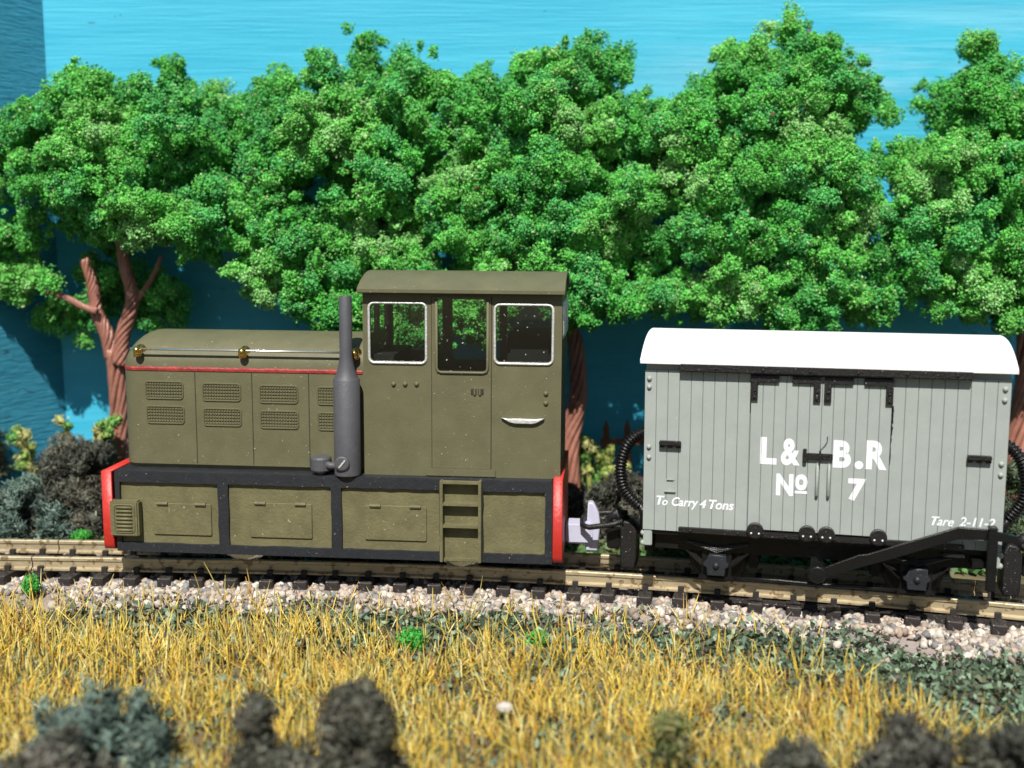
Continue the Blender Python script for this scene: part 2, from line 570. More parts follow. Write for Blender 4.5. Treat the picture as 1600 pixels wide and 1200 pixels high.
# moulded webs that tie the sleepers together under the near rail on the right
bm = bmesh.new()
rs = []
for x in np.arange(2.6, 10.4, 0.25):
    rs.append([track_pt(x, RN + a) + Vector((0, 0, z)) for a, z in ((-0.12, 0.05), (0.1, 0.05), (0.1, 0.215), (-0.12, 0.215))])
rings(bm, rs)
obj('sleeper_web', bm, M['sleeper'], trk)

# ------------------------------------------------------------------ ballast stones
def stones():
    n = 25000
    x = rng.uniform(-13, 10.5, n)
    off = np.concatenate([rng.uniform(-0.98, 2.05, int(n * .62)), rng.normal(-0.45, 0.28, n - int(n * .62))])
    sl = np.array([near_slope(v) for v in x]); nyv = np.array([near_y(v) for v in x])
    l = np.hypot(1, sl)
    X = x - sl / l * off; Y = nyv + off / l
    rr = 0.026 + 0.043 * rng.random(n) ** 1.3
    Z = ground_h(X, Y) + rr * 0.5 + 0.012
    inside = (off > -0.22) & (off < 1.25)
    Z += np.where(inside, 0.02, 0.035 * rng.random(n) - 0.01)
    keep = np.ones(n, bool)
    keep &= ~((np.abs(off - RN) < 0.12) | (np.abs(off - RN - GAUGE) < 0.12))
    # clear of sleepers
    for sx, sy, sa in SLEEPERS:
        u = (X - sx) * cos(sa) + (Y - sy) * sin(sa)
        v = -(X - sx) * sin(sa) + (Y - sy) * cos(sa)
        keep &= ~((np.abs(u) < 0.135) & (v > -0.40) & (v < GAUGE + 0.4))
        keep &= ~((np.abs(u) < 0.19) & (v > -0.52) & (v < -0.3) & (rr > 0.05))
    # stones thin out towards the edge and leave bare grit in places
    patch = np.sin(X * 2.1 + 1) * np.sin(Y * 3.3 + X) + rng.normal(0, .5, n)
    keep &= ~((off < -0.55) & (patch < 0.05))
    X, Y, Z, rr = X[keep], Y[keep], Z[keep], rr[keep]
    n = len(X)
    S = rr[:, None] * rng.uniform(0.7, 1.25, (n, 3))
    pal = np.array([(0.52, 0.44, 0.365), (0.62, 0.55, 0.47), (0.42, 0.345, 0.275), (0.25, 0.245, 0.245), (0.70, 0.65, 0.57), (0.50, 0.385, 0.30), (0.12, 0.12, 0.125)])
    c = pal[rng.choice(len(pal), n, p=[.24, .20, .14, .14, .14, .10, .04])] * rng.uniform(0.62, 1.0, (n, 1))
    TV = ICO_V.copy()
    V, Fa = spawn(TV, ICO_F, np.stack([X, Y, Z], 1), S, rand_rot(n))
    V += rng.normal(0, 0.013, V.shape)
    return quick_mesh('ballast_stones', V, Fa, np.repeat(c, len(TV), 0))
kind(link_mesh('ballast_stones', stones(), M['stone']), 'stuff')

# ------------------------------------------------------------------ ground cover flakes and grass
def flakes(name, n, xr, dens_fn, size, pal, zoff=0.02):
    X = rng.uniform(xr[0], xr[1], n); Y = rng.uniform(xr[2], xr[3], n)
    d = Y - np.array([near_y(v) for v in X])
    keep = rng.random(n) < dens_fn(X, Y, d)
    X, Y = X[keep], Y[keep]
    n = len(X)
    P = np.stack([X, Y, ground_h(X, Y) + zoff + rng.uniform(0, 0.10, n)], 1)
    Q = np.array([(-1, -.5, 0), (1, -.6, .25), (.9, .5, 0), (-.8, .6, .3)])
    QF = np.array([(0, 1, 2, 3)])
    V, Fa = spawn(Q, QF, P, size * rng.uniform(0.5, 1.2, n), rand_rot(n))
    pal = np.array(pal)
    c = pal[rng.integers(0, len(pal), n)] * rng.uniform(0.7, 1.3, (n, 1))
    return link_mesh(name, quick_mesh(name, V, Fa, np.repeat(c, 4, 0)), M['leaf'])

def sm(v, a, b):
    t = np.clip((v - a) / (b - a), 0, 1)
    return t * t * (3 - 2 * t)

GREENS = [(0.09, 0.14, 0.085), (0.055, 0.095, 0.05), (0.13, 0.21, 0.13), (0.11, 0.12, 0.07), (0.21, 0.30, 0.20), (0.05, 0.05, 0.04)]
def green_zone(X, Y, d):
    wob = 0.17 * np.sin(X * 1.9) + 0.13 * np.sin(X * 4.1 + 1) + rng.normal(0, 0.13, len(X))
    front = sm(-d + wob, 0.72, 1.0)
    left_thin = 0.35 + 0.65 * sm(X, -6.5, -2.0)
    return front * left_thin * (1 - 0.75 * sm(-d, 1.6, 2.6) * (1 - sm(X + 0.6 * (Y - 12.5), 3.2, 4.6)))
kind(flakes('ground_cover', 75000, (-10, 9.5, 8.5, 15.8), green_zone, 0.046, GREENS), 'stuff')
kind(flakes('ground_cover', 26000, (-13, 14, 17.2, 21.9), lambda X, Y, d: sm(d, 1.7, 2.2), 0.07,
            [(0.05, 0.13, 0.03), (0.09, 0.22, 0.05), (0.04, 0.07, 0.03), (0.10, 0.12, 0.06)]), 'stuff')

def grass():
    n = 90000
    X = rng.uniform(-9.5, 9.2, n); Y = rng.uniform(8.6, 15.9, n)
    d = Y - np.array([near_y(v) for v in X])
    edge = 1.2 + 0.55 * sm(X, -5, 0) + 0.9 * sm(X, 3.0, 5.2) + 0.25 * np.sin(X * 1.4 + 2) + 0.12 * np.sin(X * 3.7)
    core = sm(-d + rng.normal(0, 0.14, n), edge, edge + 0.9)
    stray = 0.09 * sm(-d, 0.45, 0.9) * (X < 5)
    right = 1 - 0.93 * sm(X + 0.6 * (Y - 12.5), 3.6, 4.9)
    clump = 0.5 + 0.5 * np.sin(X * 3.1 + np.sin(Y * 2.2)) * np.sin(Y * 3.7 + 1.3 * np.sin(X * 1.7))
    keep = rng.random(n) < np.maximum(core * (0.10 + 0.80 * clump ** 1.3), stray) * right
    X, Y = X[keep], Y[keep]
    n = len(X)
    h = rng.uniform(0.14, 0.42, n) + 0.3 * rng.random(n) ** 3 * (0.8 + 0.3 * np.sin(X * 2 + Y))
    lean = np.abs(rng.normal(0.62, 0.46, n)); lean = np.clip(lean, 0, 1.35)
    # neighbouring blades lean alike (tufts)
    az = 2.4 * np.sin(X * 1.9 + 1.7 * np.sin(Y * 1.3)) + rng.normal(0, 1.9, n)
    wv = rng.uniform(0.0045, 0.0105, n)
    curl = rng.uniform(0.0, 0.3, n)
    base = np.stack([X, Y, ground_h(X, Y) - 0.02], 1)
    dirh = np.stack([np.cos(az), np.sin(az), np.zeros(n)], 1)
    fa = rng.uniform(-0.6, 0.6, n)
    side = np.stack([np.cos(fa), np.sin(fa), np.zeros(n)], 1)
    back = np.stack([-np.sin(fa), np.cos(fa), np.zeros(n)], 1)
    rows = []
    for k, t in enumerate((0, 0.35, 0.7, 1.0)):
        bend = lean * (0.85 + curl * t)
        c = base + dirh * (np.sin(bend) * h * t)[:, None] + np.array([0, 0, 1.0]) * (np.cos(bend) * h * t)[:, None]
        ww = (wv * (1, 0.97, 0.9, 0.35)[k])[:, None]
        rows += [c - side * ww, c + side * ww, c + back * ww]
    V = np.stack(rows, 1)
    f = []
    for k in range(3):
        o = 3 * k
        for i in range(3):
            j = (i + 1) % 3
            f.append((o + i, o + j, o + 3 + j, o + 3 + i))
    f = np.array(f)
    Fa = (f[None] + (np.arange(n) * 12)[:, None, None]).reshape(-1, 4)
    pal = np.array([(0.72, 0.50, 0.05), (0.77, 0.57, 0.10), (0.60, 0.34, 0.04), (0.48, 0.42, 0.09), (0.80, 0.67, 0.27), (0.28, 0.13, 0.05), (0.22, 0.26, 0.07)])
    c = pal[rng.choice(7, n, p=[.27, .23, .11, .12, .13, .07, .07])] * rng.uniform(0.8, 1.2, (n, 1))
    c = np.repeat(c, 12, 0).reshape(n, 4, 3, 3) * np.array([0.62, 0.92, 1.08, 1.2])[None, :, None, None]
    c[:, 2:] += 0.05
    return quick_mesh('grass', V.reshape(-1, 3), Fa, c.reshape(-1, 3))
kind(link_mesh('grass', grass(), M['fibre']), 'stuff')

# ------------------------------------------------------------------ trees
def strands(bm, path, r0, r1, n=6, turns=1.6, ph=0.0):
    """a branch of twisted wires: n helical strands round a path"""
    path = [Vector(p) for p in path]
    # resample with Catmull-Rom
    pts = []
    P = [path[0] * 2 - path[1]] + path + [path[-1] * 2 - path[-2]]
    for i in range(1, len(P) - 2):
        for k in range(7):
            t = k / 7
            pts.append(0.5 * ((2 * P[i]) + (P[i + 1] - P[i - 1]) * t + (2 * P[i - 1] - 5 * P[i] + 4 * P[i + 1] - P[i + 2]) * t * t
                              + (3 * P[i] - P[i - 1] - 3 * P[i + 1] + P[i + 2]) * t ** 3))
    pts.append(path[-1])
    L = len(pts)
    s = None
    frames = []
    for i, p in enumerate(pts):
        d = (pts[min(i + 1, L - 1)] - pts[max(i - 1, 0)]).normalized()
        if s is None:
            s = d.cross(Vector((0.3, 1, 0.2))).normalized()
        else:
            s = (s - d * s.dot(d)).normalized()
        frames.append((p, s.copy(), d.cross(s)))
    for k in range(n):
        ln = []
        for i, (p, a, b) in enumerate(frames):
            t = i / (L - 1)
            rr = (r0 + (r1 - r0) * t)
            an = ph + 2 * pi * k / n + turns * 2 * pi * t + 0.25 * sin(5 * t + k)
            ln.append(p + (a * cos(an) + b * sin(an)) * rr * 0.72)
        rad = [max(0.012, (r0 + (r1 - r0) * i / (L - 1)) * 0.30) for i in range(L)]
        tube(bm, ln, rad, 6)

BASE = np.array([(0.092, 0.44, 0.062), (0.125, 0.50, 0.078), (0.070, 0.37, 0.062), (0.165, 0.53, 0.095), (0.088, 0.43, 0.10), (0.25, 0.56, 0.17)])
def make_tree(label, trunk_paths, lobes, base_loc, gap=0.47, nd=1.0, grp=None):
    t = thing('tree', label, 'tree', base_loc, (0, 0, 0), 'foam trees in a row before the blue backdrop')
    bl = Vector(base_loc)
    bm = bmesh.new()
    for (path, r0, r1, turns) in trunk_paths:
        strands(bm, [Vector(p) - bl for p in path], r0, r1, 9, turns, random.uniform(0, 6))
    obj('trunk', bm, M['wire'], t, smooth=True)
    C, Rr = [], []
    heads = []
    for (px, py, rx, ry, Y, dy, nc) in lobes:
        o = np.array(at(px, py + (20 if py < 170 else 0), Y))
        k = Y / F_PX
        ext = np.array([rx * k, dy, ry * k])
        tries = made = 0
        while made < nc * nd and tries < 200:
            # a foam-covered twig end: a tight irregular clump of balls
            tries += 1
            v = rng.normal(size=3); v /= np.linalg.norm(v)
            if v[1] > 0.35 and rng.random() < 0.6: v[1] *= -1
            q = rng.uniform(0.5, 1.0) ** 0.5
            cc = o + v * q * ext
            if heads and np.min(np.linalg.norm(np.array(heads) - cc, axis=1)) < gap * rng.uniform(0.75, 1.1):
                continue
            heads.append(cc); made += 1
            tw = v * ext; tw = tw / np.linalg.norm(tw) + rng.normal(0, 0.45, 3) + np.array([0, 0, 0.35]); tw /= np.linalg.norm(tw)
            nb = rng.integers(7, 15)
            sp = rng.uniform(0.09, 0.135)
            for b in range(nb):
                C.append(cc + tw * 0.042 * (b - nb / 2) + rng.normal(0, sp, 3) * np.array([1.15, 1, 0.9]))
                Rr.append(0.055 + 0.13 * rng.random() ** 1.5)
        # inner twigs, deep inside the crown
        for b in range(int(nc * 1.6)):
            v = rng.normal(size=3); v /= np.linalg.norm(v)
            C.append(o + np.array([0, 0.25 * dy, 0]) + v * rng.uniform(0, 0.62) * ext); Rr.append(rng.uniform(0.10, 0.2))
    return t, C, Rr

def finish_tree(t, C, Rr, bl):
    C = np.array(C) - np.array(bl); Rr = np.array(Rr)
    n = len(C)
    # colour drifts from clump to clump
    pick = (np.sin(C[:, 0] * 2.3 + 1.1 * C[:, 2]) + np.sin(C[:, 2] * 2.9 - C[:, 0]) + rng.normal(0, 0.7, n))
    order = np.array([2, 0, 4, 1, 3, 5])
    qi = np.clip(((pick + 3) / 6 * 6).astype(int), 0, 5)
    col = BASE[order[qi]] * rng.uniform(0.85, 1.15, (n, 1))
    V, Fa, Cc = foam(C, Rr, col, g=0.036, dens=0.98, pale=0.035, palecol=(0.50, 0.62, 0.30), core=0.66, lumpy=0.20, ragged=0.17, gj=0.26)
    link_mesh('crown', quick_mesh('crown', V, Fa, Cc), M['leaf'], t)
    # rusty wire twig ends poking out of the foam, each a part
    for i in rng.choice(n, min(14, n), replace=False):
        p = Vector(C[i])
        d = Vector((random.uniform(-1, 1), random.uniform(-1.3, -0.5), random.uniform(-0.6, 0.8))).normalized()
        bm = bmesh.new()
        tube(bm, [p, p + d * Rr[i] * 1.0, p + d * (Rr[i] * 1.2 + 0.02) + Vector((0.04, 0, 0.03))], [0.022, 0.022, 0.012], 5)
        obj('twig', bm, M['wire'], t)

def A(*pp, Y=20.5):
    return [at(x, y, Y) for x, y in pp]

TREES = []
# leftmost tree, fork of twisted wire in view
bl = Vector((at(189, 760, 20.6).x, 20.6, 0.08))
tp = [([bl, at(188, 690, 20.6), at(186, 620, 20.6), at(180, 545, 20.6)], 0.185, 0.175, 0.8),
      (A((176, 560), (168, 525), (153, 492), (148, 465), (143, 435), (132, 405), Y=20.6), 0.145, 0.10, 1.8),
      (A((188, 570), (192, 525), (206, 478), (205, 450), (196, 420), (187, 360), Y=20.5), 0.15, 0.10, 2.0),
      (A((152, 487), (128, 478), (105, 466), (75, 455), Y=20.4), 0.07, 0.05, 1.2),
      (A((208, 478), (222, 458), (240, 430), (252, 400), Y=20.5), 0.06, 0.03, 1.0)]
lb = [(150, 165, 90, 62, 20.6, 0.9, 17), (248, 150, 60, 50, 20.8, 0.7, 9), (40, 235, 75, 70, 20.5, 0.5, 14), (150, 260, 100, 70, 20.0, 1.0, 18), (260, 235, 75, 60, 20.2, 0.9, 12),
      (335, 190, 38, 40, 21.0, 0.5, 4), (320, 250, 55, 45, 20.4, 0.6, 7), (320, 345, 70, 55, 19.9, 0.8, 12), (220, 330, 70, 45, 19.9, 0.7, 9), (25, 370, 60, 40, 20.5, 0.35, 8), (20, 430, 55, 35, 20.5, 0.3, 9), (110, 330, 45, 45, 20.7, 0.4, 4),
      (268, 108, 16, 22, 20.9, 0.25, 3), (135, 110, 30, 16, 20.8, 0.3, 3), (190, 440, 90, 60, 21.2, 0.4, 6), (115, 490, 45, 22, 21.2, 0.3, 4), (245, 470, 50, 32, 21.0, 0.4, 5)]
TREES.append(('leftmost green foam tree with a forked trunk of twisted brown wire', tp, lb, bl))
# second tree, behind the bonnet
bl = Vector((at(545, 760, 20.9).x, 20.9, 0.08))
tp = [([bl, at(548, 640, 20.9), at(540, 520, 20.9), at(545, 400, 20.9), at(560, 250, 20.9)], 0.22, 0.1, 1.8),
      (A((543, 470), (580, 380), (640, 300), Y=20.8), 0.12, 0.05, 1.2), (A((543, 480), (500, 400), (440, 320), Y=20.8), 0.12, 0.05, 1.2)]
lb = [(440, 150, 65, 45, 20.9, 0.8, 10), (530, 140, 70, 50, 20.8, 0.9, 12), (630, 140, 60, 55, 20.8, 0.8, 11), (425, 220, 55, 65, 20.5, 0.8, 11), (520, 225, 90, 60, 20.2, 1.0, 17), (625, 215, 65, 65, 20.4, 0.9, 13),
      (415, 310, 50, 55, 20.2, 0.8, 9), (600, 310, 80, 55, 20.0, 0.9, 14), (450, 370, 65, 50, 19.9, 0.8, 11), (420, 420, 50, 40, 19.8, 0.6, 8), (490, 445, 55, 40, 19.7, 0.7, 9), (540, 490, 40, 35, 19.6, 0.6, 7), (600, 390, 70, 45, 19.9, 0.7, 9), (640, 430, 50, 25, 19.6, 0.6, 7),
      (570, 72, 14, 22, 20.8, 0.2, 3), (625, 92, 30, 18, 20.9, 0.3, 3)]
TREES.append(('green foam tree rising behind the bonnet and exhaust, single sprig on top', tp, lb, bl))
# third tree, trunk seen right of the cab
bl = Vector((at(893, 780, 20.6).x, 20.6, 0.08))
tp = [([bl, at(889, 700, 20.6), at(903, 620, 20.6), at(901, 550, 20.6), at(893, 500, 20.6), at(905, 420, 20.6), at(880, 300, 20.6)], 0.215, 0.10, 1.9),
      (A((900, 440), (940, 420), (975, 330), Y=21.1), 0.07, 0.04, 1.2), (A((898, 460), (840, 380), (770, 300), Y=20.6), 0.11, 0.05, 1.2)]
lb = [(750, 135, 45, 45, 20.9, 0.7, 8), (850, 115, 55, 45, 20.8, 0.8, 10), (915, 100, 45, 45, 20.8, 0.7, 9), (745, 210, 55, 60, 20.4, 0.8, 11), (840, 200, 75, 60, 20.1, 0.9, 15), (925, 195, 55, 55, 20.4, 0.8, 10),
      (740, 290, 55, 50, 20.0, 0.8, 10), (825, 280, 70, 55, 19.9, 0.9, 13), (900, 275, 55, 45, 20.3, 0.7, 7), (730, 370, 60, 40, 19.9, 0.7, 8), (810, 370, 55, 40, 19.7, 0.7, 8), (900, 355, 32, 35, 19.5, 0.5, 5), (975, 300, 35, 28, 19.5, 0.4, 5), (962, 372, 34, 34, 20.1, 0.4, 6),
      (760, 430, 75, 28, 19.6, 0.6, 10), (850, 415, 50, 30, 19.6, 0.6, 7), (905, 470, 35, 40, 19.4, 0.5, 7), (955, 465, 45, 22, 19.6, 0.4, 6), (720, 470, 60, 40, 19.5, 0.6, 10), (625, 495, 45, 40, 18.9, 0.3, 9), (690, 500, 40, 40, 18.8, 0.3, 7), (745, 500, 25, 30, 18.8, 0.3, 5), (915, 65, 22, 14, 20.8, 0.3, 3)]
TREES.append(('green foam tree behind the cab, its bare brown trunk right of the cab', tp, lb, bl))
# fourth tree, behind the van
bl = Vector((at(1225, 760, 21.0).x, 21.0, 0.08))
tp = [([bl, at(1222, 620, 21.0), at(1228, 500, 21.0), at(1215, 380, 21.0), at(1230, 200, 21.0)], 0.22, 0.1, 1.8),
      (A((1225, 450), (1290, 360), (1350, 260), Y=20.9), 0.13, 0.05, 1.2), (A((1225, 460), (1150, 370), (1070, 290), Y=20.9), 0.13, 0.05, 1.2)]
lb = [(1170, 100, 55, 50, 20.9, 0.8, 10), (1250, 90, 65, 45, 20.8, 0.8, 11), (1310, 130, 50, 55, 20.8, 0.8, 9), (1120, 165, 55, 55, 20.8, 0.8, 10), (1220, 180, 85, 60, 20.3, 1.0, 16), (1340, 120, 22, 22, 20.9, 0.3, 3), (1345, 170, 28, 22, 20.8, 0.3, 4),
      (1000, 205, 50, 55, 20.6, 0.8, 9), (1070, 215, 60, 50, 20.3, 0.9, 11), (1040, 290, 50, 40, 20.2, 0.7, 6), (1140, 280, 75, 55, 19.9, 0.9, 13), (1260, 270, 85, 50, 19.9, 0.9, 14), (1330, 280, 40, 45, 20.4, 0.6, 5),
      (1120, 365, 60, 45, 19.8, 0.8, 9), (1220, 355, 70, 45, 19.8, 0.8, 9), (1030, 380, 45, 40, 20.2, 0.6, 4), (1300, 370, 55, 45, 19.9, 0.7, 8), (1050, 458, 45, 24, 19.7, 0.5, 5), (1140, 450, 75, 45, 19.7, 0.7, 9), (1260, 440, 75, 45, 19.7, 0.7, 10), (1240, 490, 60, 30, 19.5, 0.6, 6), (1000, 430, 40, 40, 20.8, 0.6, 4),
      (1227, 34, 18, 16, 20.9, 0.2, 2), (1300, 52, 16, 14, 20.9, 0.2, 2), (1165, 66, 14, 14, 20.9, 0.2, 2), (1372, 140, 14, 14, 20.8, 0.2, 2), (1105, 120, 16, 14, 20.8, 0.2, 2)]
TREES.append(('tallest green foam tree, broad crown right behind the white van roof', tp, lb, bl))
# fifth tree at the right edge
bl = Vector((at(1588, 790, 20.6).x, 20.6, 0.08))
tp = [([bl, at(1588, 700, 20.6), at(1600, 600, 20.6), at(1600, 500, 20.6), at(1575, 400, 20.6), at(1560, 250, 20.6)], 0.23, 0.1, 1.8),
      (A((1595, 480), (1530, 400), (1470, 320), Y=20.6), 0.12, 0.05, 1.2)]
lb = [(1488, 128, 30, 26, 20.8, 0.4, 5), (1545, 135, 65, 45, 20.8, 0.8, 11), (1620, 160, 60, 60, 20.8, 0.8, 9), (1510, 185, 48, 60, 20.5, 0.8, 9), (1580, 215, 60, 55, 20.2, 0.9, 11), (1530, 62, 14, 20, 20.8, 0.2, 3), (1545, 90, 22, 18, 20.8, 0.3, 3),
      (1420, 265, 40, 25, 20.4, 0.6, 5), (1480, 265, 70, 50, 20.1, 0.9, 13), (1580, 300, 70, 50, 19.9, 0.9, 12), (1440, 335, 55, 45, 19.9, 0.8, 9), (1520, 365, 65, 50, 19.8, 0.8, 11), (1600, 390, 60, 45, 19.7, 0.8, 9), (1420, 420, 55, 45, 19.9, 0.7, 7), (1500, 450, 65, 40, 19.7, 0.7, 8), (1590, 470, 60, 40, 19.6, 0.7, 8), (1350, 465, 45, 30, 19.8, 0.5, 4), (1660, 280, 60, 120, 20.3, 0.8, 8)]
TREES.append(('rightmost green foam tree with a narrow spike on top, cut by the edge', tp, lb, bl))
for label, tp, lb, bl in TREES:
    t, C, Rr = make_tree(label, tp, lb, tuple(bl), nd=1.15)
    finish_tree(t, C, Rr, bl)

# ------------------------------------------------------------------ bushes, shrubs and tufts
def bush(label, loc, size, n, cols, rad=(0.10, 0.22), fibre=3.2, g=0.055, name='bush', cat='bush', grp=None, squash=0.9, dens=1.1, pale=0.02):
    cols = np.array(cols)
    C, Rr = [], []
    for i in range(n):
        v = rng.normal(size=3); v /= np.linalg.norm(v)
        v[2] = abs(v[2]) * 1.0 - 0.05
        q = rng.uniform(0.35, 1.0) ** 0.5
        C.append(v * q * np.array(size)); Rr.append(rng.uniform(*rad))
    C = np.array(C); Rr = np.array(Rr)
    C[:, 2] = np.maximum(C[:, 2], Rr * 0.6)
    col = cols[rng.integers(0, len(cols), n)] * rng.uniform(0.8, 1.2, (n, 1))
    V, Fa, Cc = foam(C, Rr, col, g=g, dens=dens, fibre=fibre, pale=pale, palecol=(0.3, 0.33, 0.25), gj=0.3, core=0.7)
    o = link_mesh(name, quick_mesh(name, V, Fa, Cc), M['leaf'])
    o.location = (loc[0], loc[1], gh(loc[0], loc[1]) - 0.03)
    return tag(o, label, cat, grp)

DK = [(0.075, 0.078, 0.058), (0.10, 0.10, 0.073), (0.055, 0.06, 0.045), (0.12, 0.115, 0.085)]
BL = [(0.14, 0.21, 0.175), (0.10, 0.16, 0.13), (0.17, 0.25, 0.20), (0.08, 0.12, 0.10)]
# behind the track, left
p = at(125, 820, 19.6)
bush('dark grey-green bush behind the track left of the locomotive bonnet', (p.x, 19.6), (0.95, 0.7, 1.85), 75, DK, (0.14, 0.30))
p = at(45, 850, 19.0)
bush('blue-green feathery bush at the left edge behind the track', (p.x - 0.1, 19.0), (1.05, 0.6, 1.25), 70, BL, (0.10, 0.2), fibre=3.8)
p = at(5, 820, 20.4)
bush('small grey-green bush at the far left edge against the side board', (p.x - 0.3, 20.3), (0.6, 0.6, 1.9), 40, [(0.09, 0.13, 0.09), (0.13, 0.12, 0.08)], (0.10, 0.2))
# behind the coupling
p = at(965, 800, 19.2)
bush('dark grey-green bush in the gap behind the coupling', (p.x, 19.2), (0.85, 0.6, 1.15), 60, DK, (0.12, 0.24))
p = at(898, 800, 19.6)
bush('low dark bush at the foot of the brown trunk right of the cab', (p.x, 19.4), (0.5, 0.5, 1.0), 36, DK, (0.10, 0.2))
p = at(1600, 830, 18.6)
bush('dark green bush behind the right end of the van', (p.x + 0.15, 18.6), (0.6, 0.5, 1.7), 50, [(0.07, 0.10, 0.05), (0.05, 0.07, 0.04), (0.10, 0.16, 0.06)], (0.10, 0.22))
# foreground, out of focus
def fb(label, px, top, Y, wx, n, cols, rad, fibre=3.2):
    """foreground bush: centre at photo column px, reaching photo row top"""
    p = at(px, top, Y)
    k = wx * Y / F_PX
    base = gh(p.x, Y) - 0.03
    bush(label, (p.x, Y), (k, min(k, 0.5), p.z - base + 0.02), n, cols, rad, fibre=fibre)
GB = [(0.11, 0.11, 0.085), (0.14, 0.13, 0.11), (0.075, 0.075, 0.055)]
fb('blue-green feathery bush in the near left foreground grass', 165, 1078, 10.3, 125, 95, BL, (0.07, 0.14), 4.5)
fb('thin blue-green sprig standing up left of the feathery foreground bush', 70, 1055, 10.5, 30, 16, BL, (0.05, 0.09), 4.5)
fb('grey-brown bush at the bottom left corner before the blue-green one', 90, 1150, 9.3, 190, 90, GB, (0.08, 0.16))
fb('dark rounded bush with a tall lobe right of the blue-green foreground bush', 560, 1066, 9.7, 66, 70, DK, (0.10, 0.19))
fb('narrow dark bush touching the left of the tall-lobed foreground bush', 404, 1088, 9.7, 44, 50, DK, (0.08, 0.15))
fb('low dark bush joining the two dark lobes at the bottom edge', 470, 1150, 9.4, 110, 70, DK, (0.08, 0.15))
fb('dark mounded bush at the bottom right, in front of the yellow grass', 1425, 1122, 9.5, 95, 80, [(0.075, 0.075, 0.06), (0.11, 0.108, 0.085), (0.06, 0.06, 0.048)], (0.10, 0.19))
fb('lowest dark bush left of the bottom right mound', 1255, 1158, 9.4, 110, 70, DK, (0.08, 0.15))
fb('dark bush cut by the bottom right corner of the picture', 1570, 1128, 9.5, 90, 70, DK, (0.09, 0.16))
fb('soft green tuft standing in the yellow grass right of centre', 1050, 1105, 10.4, 24, 24, [(0.13, 0.16, 0.05), (0.09, 0.14, 0.05), (0.18, 0.17, 0.06)], (0.06, 0.11), 4)
BR = [(0.05, 0.36, 0.04), (0.08, 0.45, 0.06)]
for (px, py, Y, r, lab) in ((644, 998, 14.05, 0.20, 'bright green foam tuft on the yellow grass in front of the exhaust'),
                            (52, 912, 15.9, 0.18, 'bright green foam tuft between the sleepers at the left edge'),
                            (840, 996, 14.0, 0.15, 'small bright green foam scrap half hidden in grass below the steps'),
                            (130, 838, 18.7, 0.20, 'bright green foam scrap behind the far rail left of the red beam')):
    p = at(px, py, Y)
    o = bush(lab, (p.x, Y), (r * 0.7, r * 0.7, r * 0.8), 9, BR, (r * 0.35, r * 0.6), fibre=1.7, g=0.045, name='foam_tuft', cat='tuft', grp='bright green foam tufts', pale=0.0)
    o.location.z = p.z - r * 0.5

def shrub(label, loc, h, n, seed):
    r = random.Random(seed)
    t = thing('leafy_shrub', label, 'shrub', (loc[0], loc[1], gh(*loc)), (0, 0, 0), 'pale yellow-green leafy shrubs behind the track')
    bm = bmesh.new()
    tips = []
    for i in range(n):
        a = r.uniform(0, 6.28)
        hh = h * r.uniform(0.55, 1.0)
        sx = r.uniform(-0.5, 0.5)
        pts = [Vector((sx * 0.4, 0.1 * sin(a), 0)), Vector((sx * 0.7, 0.12 * sin(a), hh * 0.5)), Vector((sx, 0.2 * sin(a), hh * 0.9)), Vector((sx + r.uniform(-0.25, 0.25), 0.2 * sin(a) - 0.1, hh * r.uniform(0.85, 1.05)))]
        tube(bm, pts, [0.05, 0.06, 0.06, 0.02], 6)
        for k in range(9):
            q = r.uniform(0.3, 1)
            j = int(q * 2.99)
            tips.append(pts[j].lerp(pts[j + 1], q * 3 - j) + Vector((r.uniform(-.13, .13), r.uniform(-.13, .05), r.uniform(-.1, .1))))
    obj('stem', bm, mat('pale_stem', (0.36, 0.38, 0.11), 0.6, var=0.2), t, smooth=True)
    C = np.array([v[:] for v in tips]); Rr = rng.uniform(0.05, 0.11, len(C))
    col = np.array([(0.34, 0.40, 0.10), (0.22, 0.36, 0.08), (0.42, 0.42, 0.16), (0.12, 0.32, 0.06)])[rng.integers(0, 4, len(C))]
    V, Fa, Cc = foam(C, Rr, col, g=0.07, dens=1.3, fibre=1.8, pale=0)
    link_mesh('leaves', quick_mesh('leaves', V, Fa, Cc), M['leaf'], t)
    return t
shrub('pale yellow-green leafy shrub between the brown trunk and the fence', (at(930, 780, 21.0).x, 21.0), 1.5, 5, 3)
shrub('pale yellow-green shrub squeezed between the bonnet and the left trunk', (at(178, 780, 21.2).x, 20.05), 2.2, 5, 5)
shrub('small yellow-green shrub against the blue board at the left', (at(68, 780, 20.6).x, 20.6), 1.7, 4, 8)
shrub('yellow-green shrub beside the rightmost trunk behind the van', (at(1588, 780, 20.9).x + 0.35, 20.3), 2.0, 5, 11)

# ------------------------------------------------------------------ picket fence behind the van
x0 = at(945, 700, 21.5).x
fen = thing('picket_fence', 'reddish brown picket fence standing before the blue board behind the van', 'fence', (x0, 21.5, 0.08))
me = plate_mesh([(-0.06, 0), (0.06, 0), (0.06, 1.5), (0, 1.68), (-0.06, 1.5)], [], -0.03, 0.03)
me.name = 'picket'; me.materials.append(M['fence'])
for k in range(22):
    o = bpy.data.objects.new('picket', me); COL.objects.link(o); o.parent = fen
    o.location = (0.02 + 0.45 * k, 0, random.uniform(-0.03, 0.03)); o.rotation_euler = (0, random.uniform(-0.03, 0.03), 0)
for z in (0.45, 1.22):
    obj('fence_rail', B(-0.1, 9.6, -0.08, -0.032, z - 0.06, z + 0.06), M['fence'], fen)

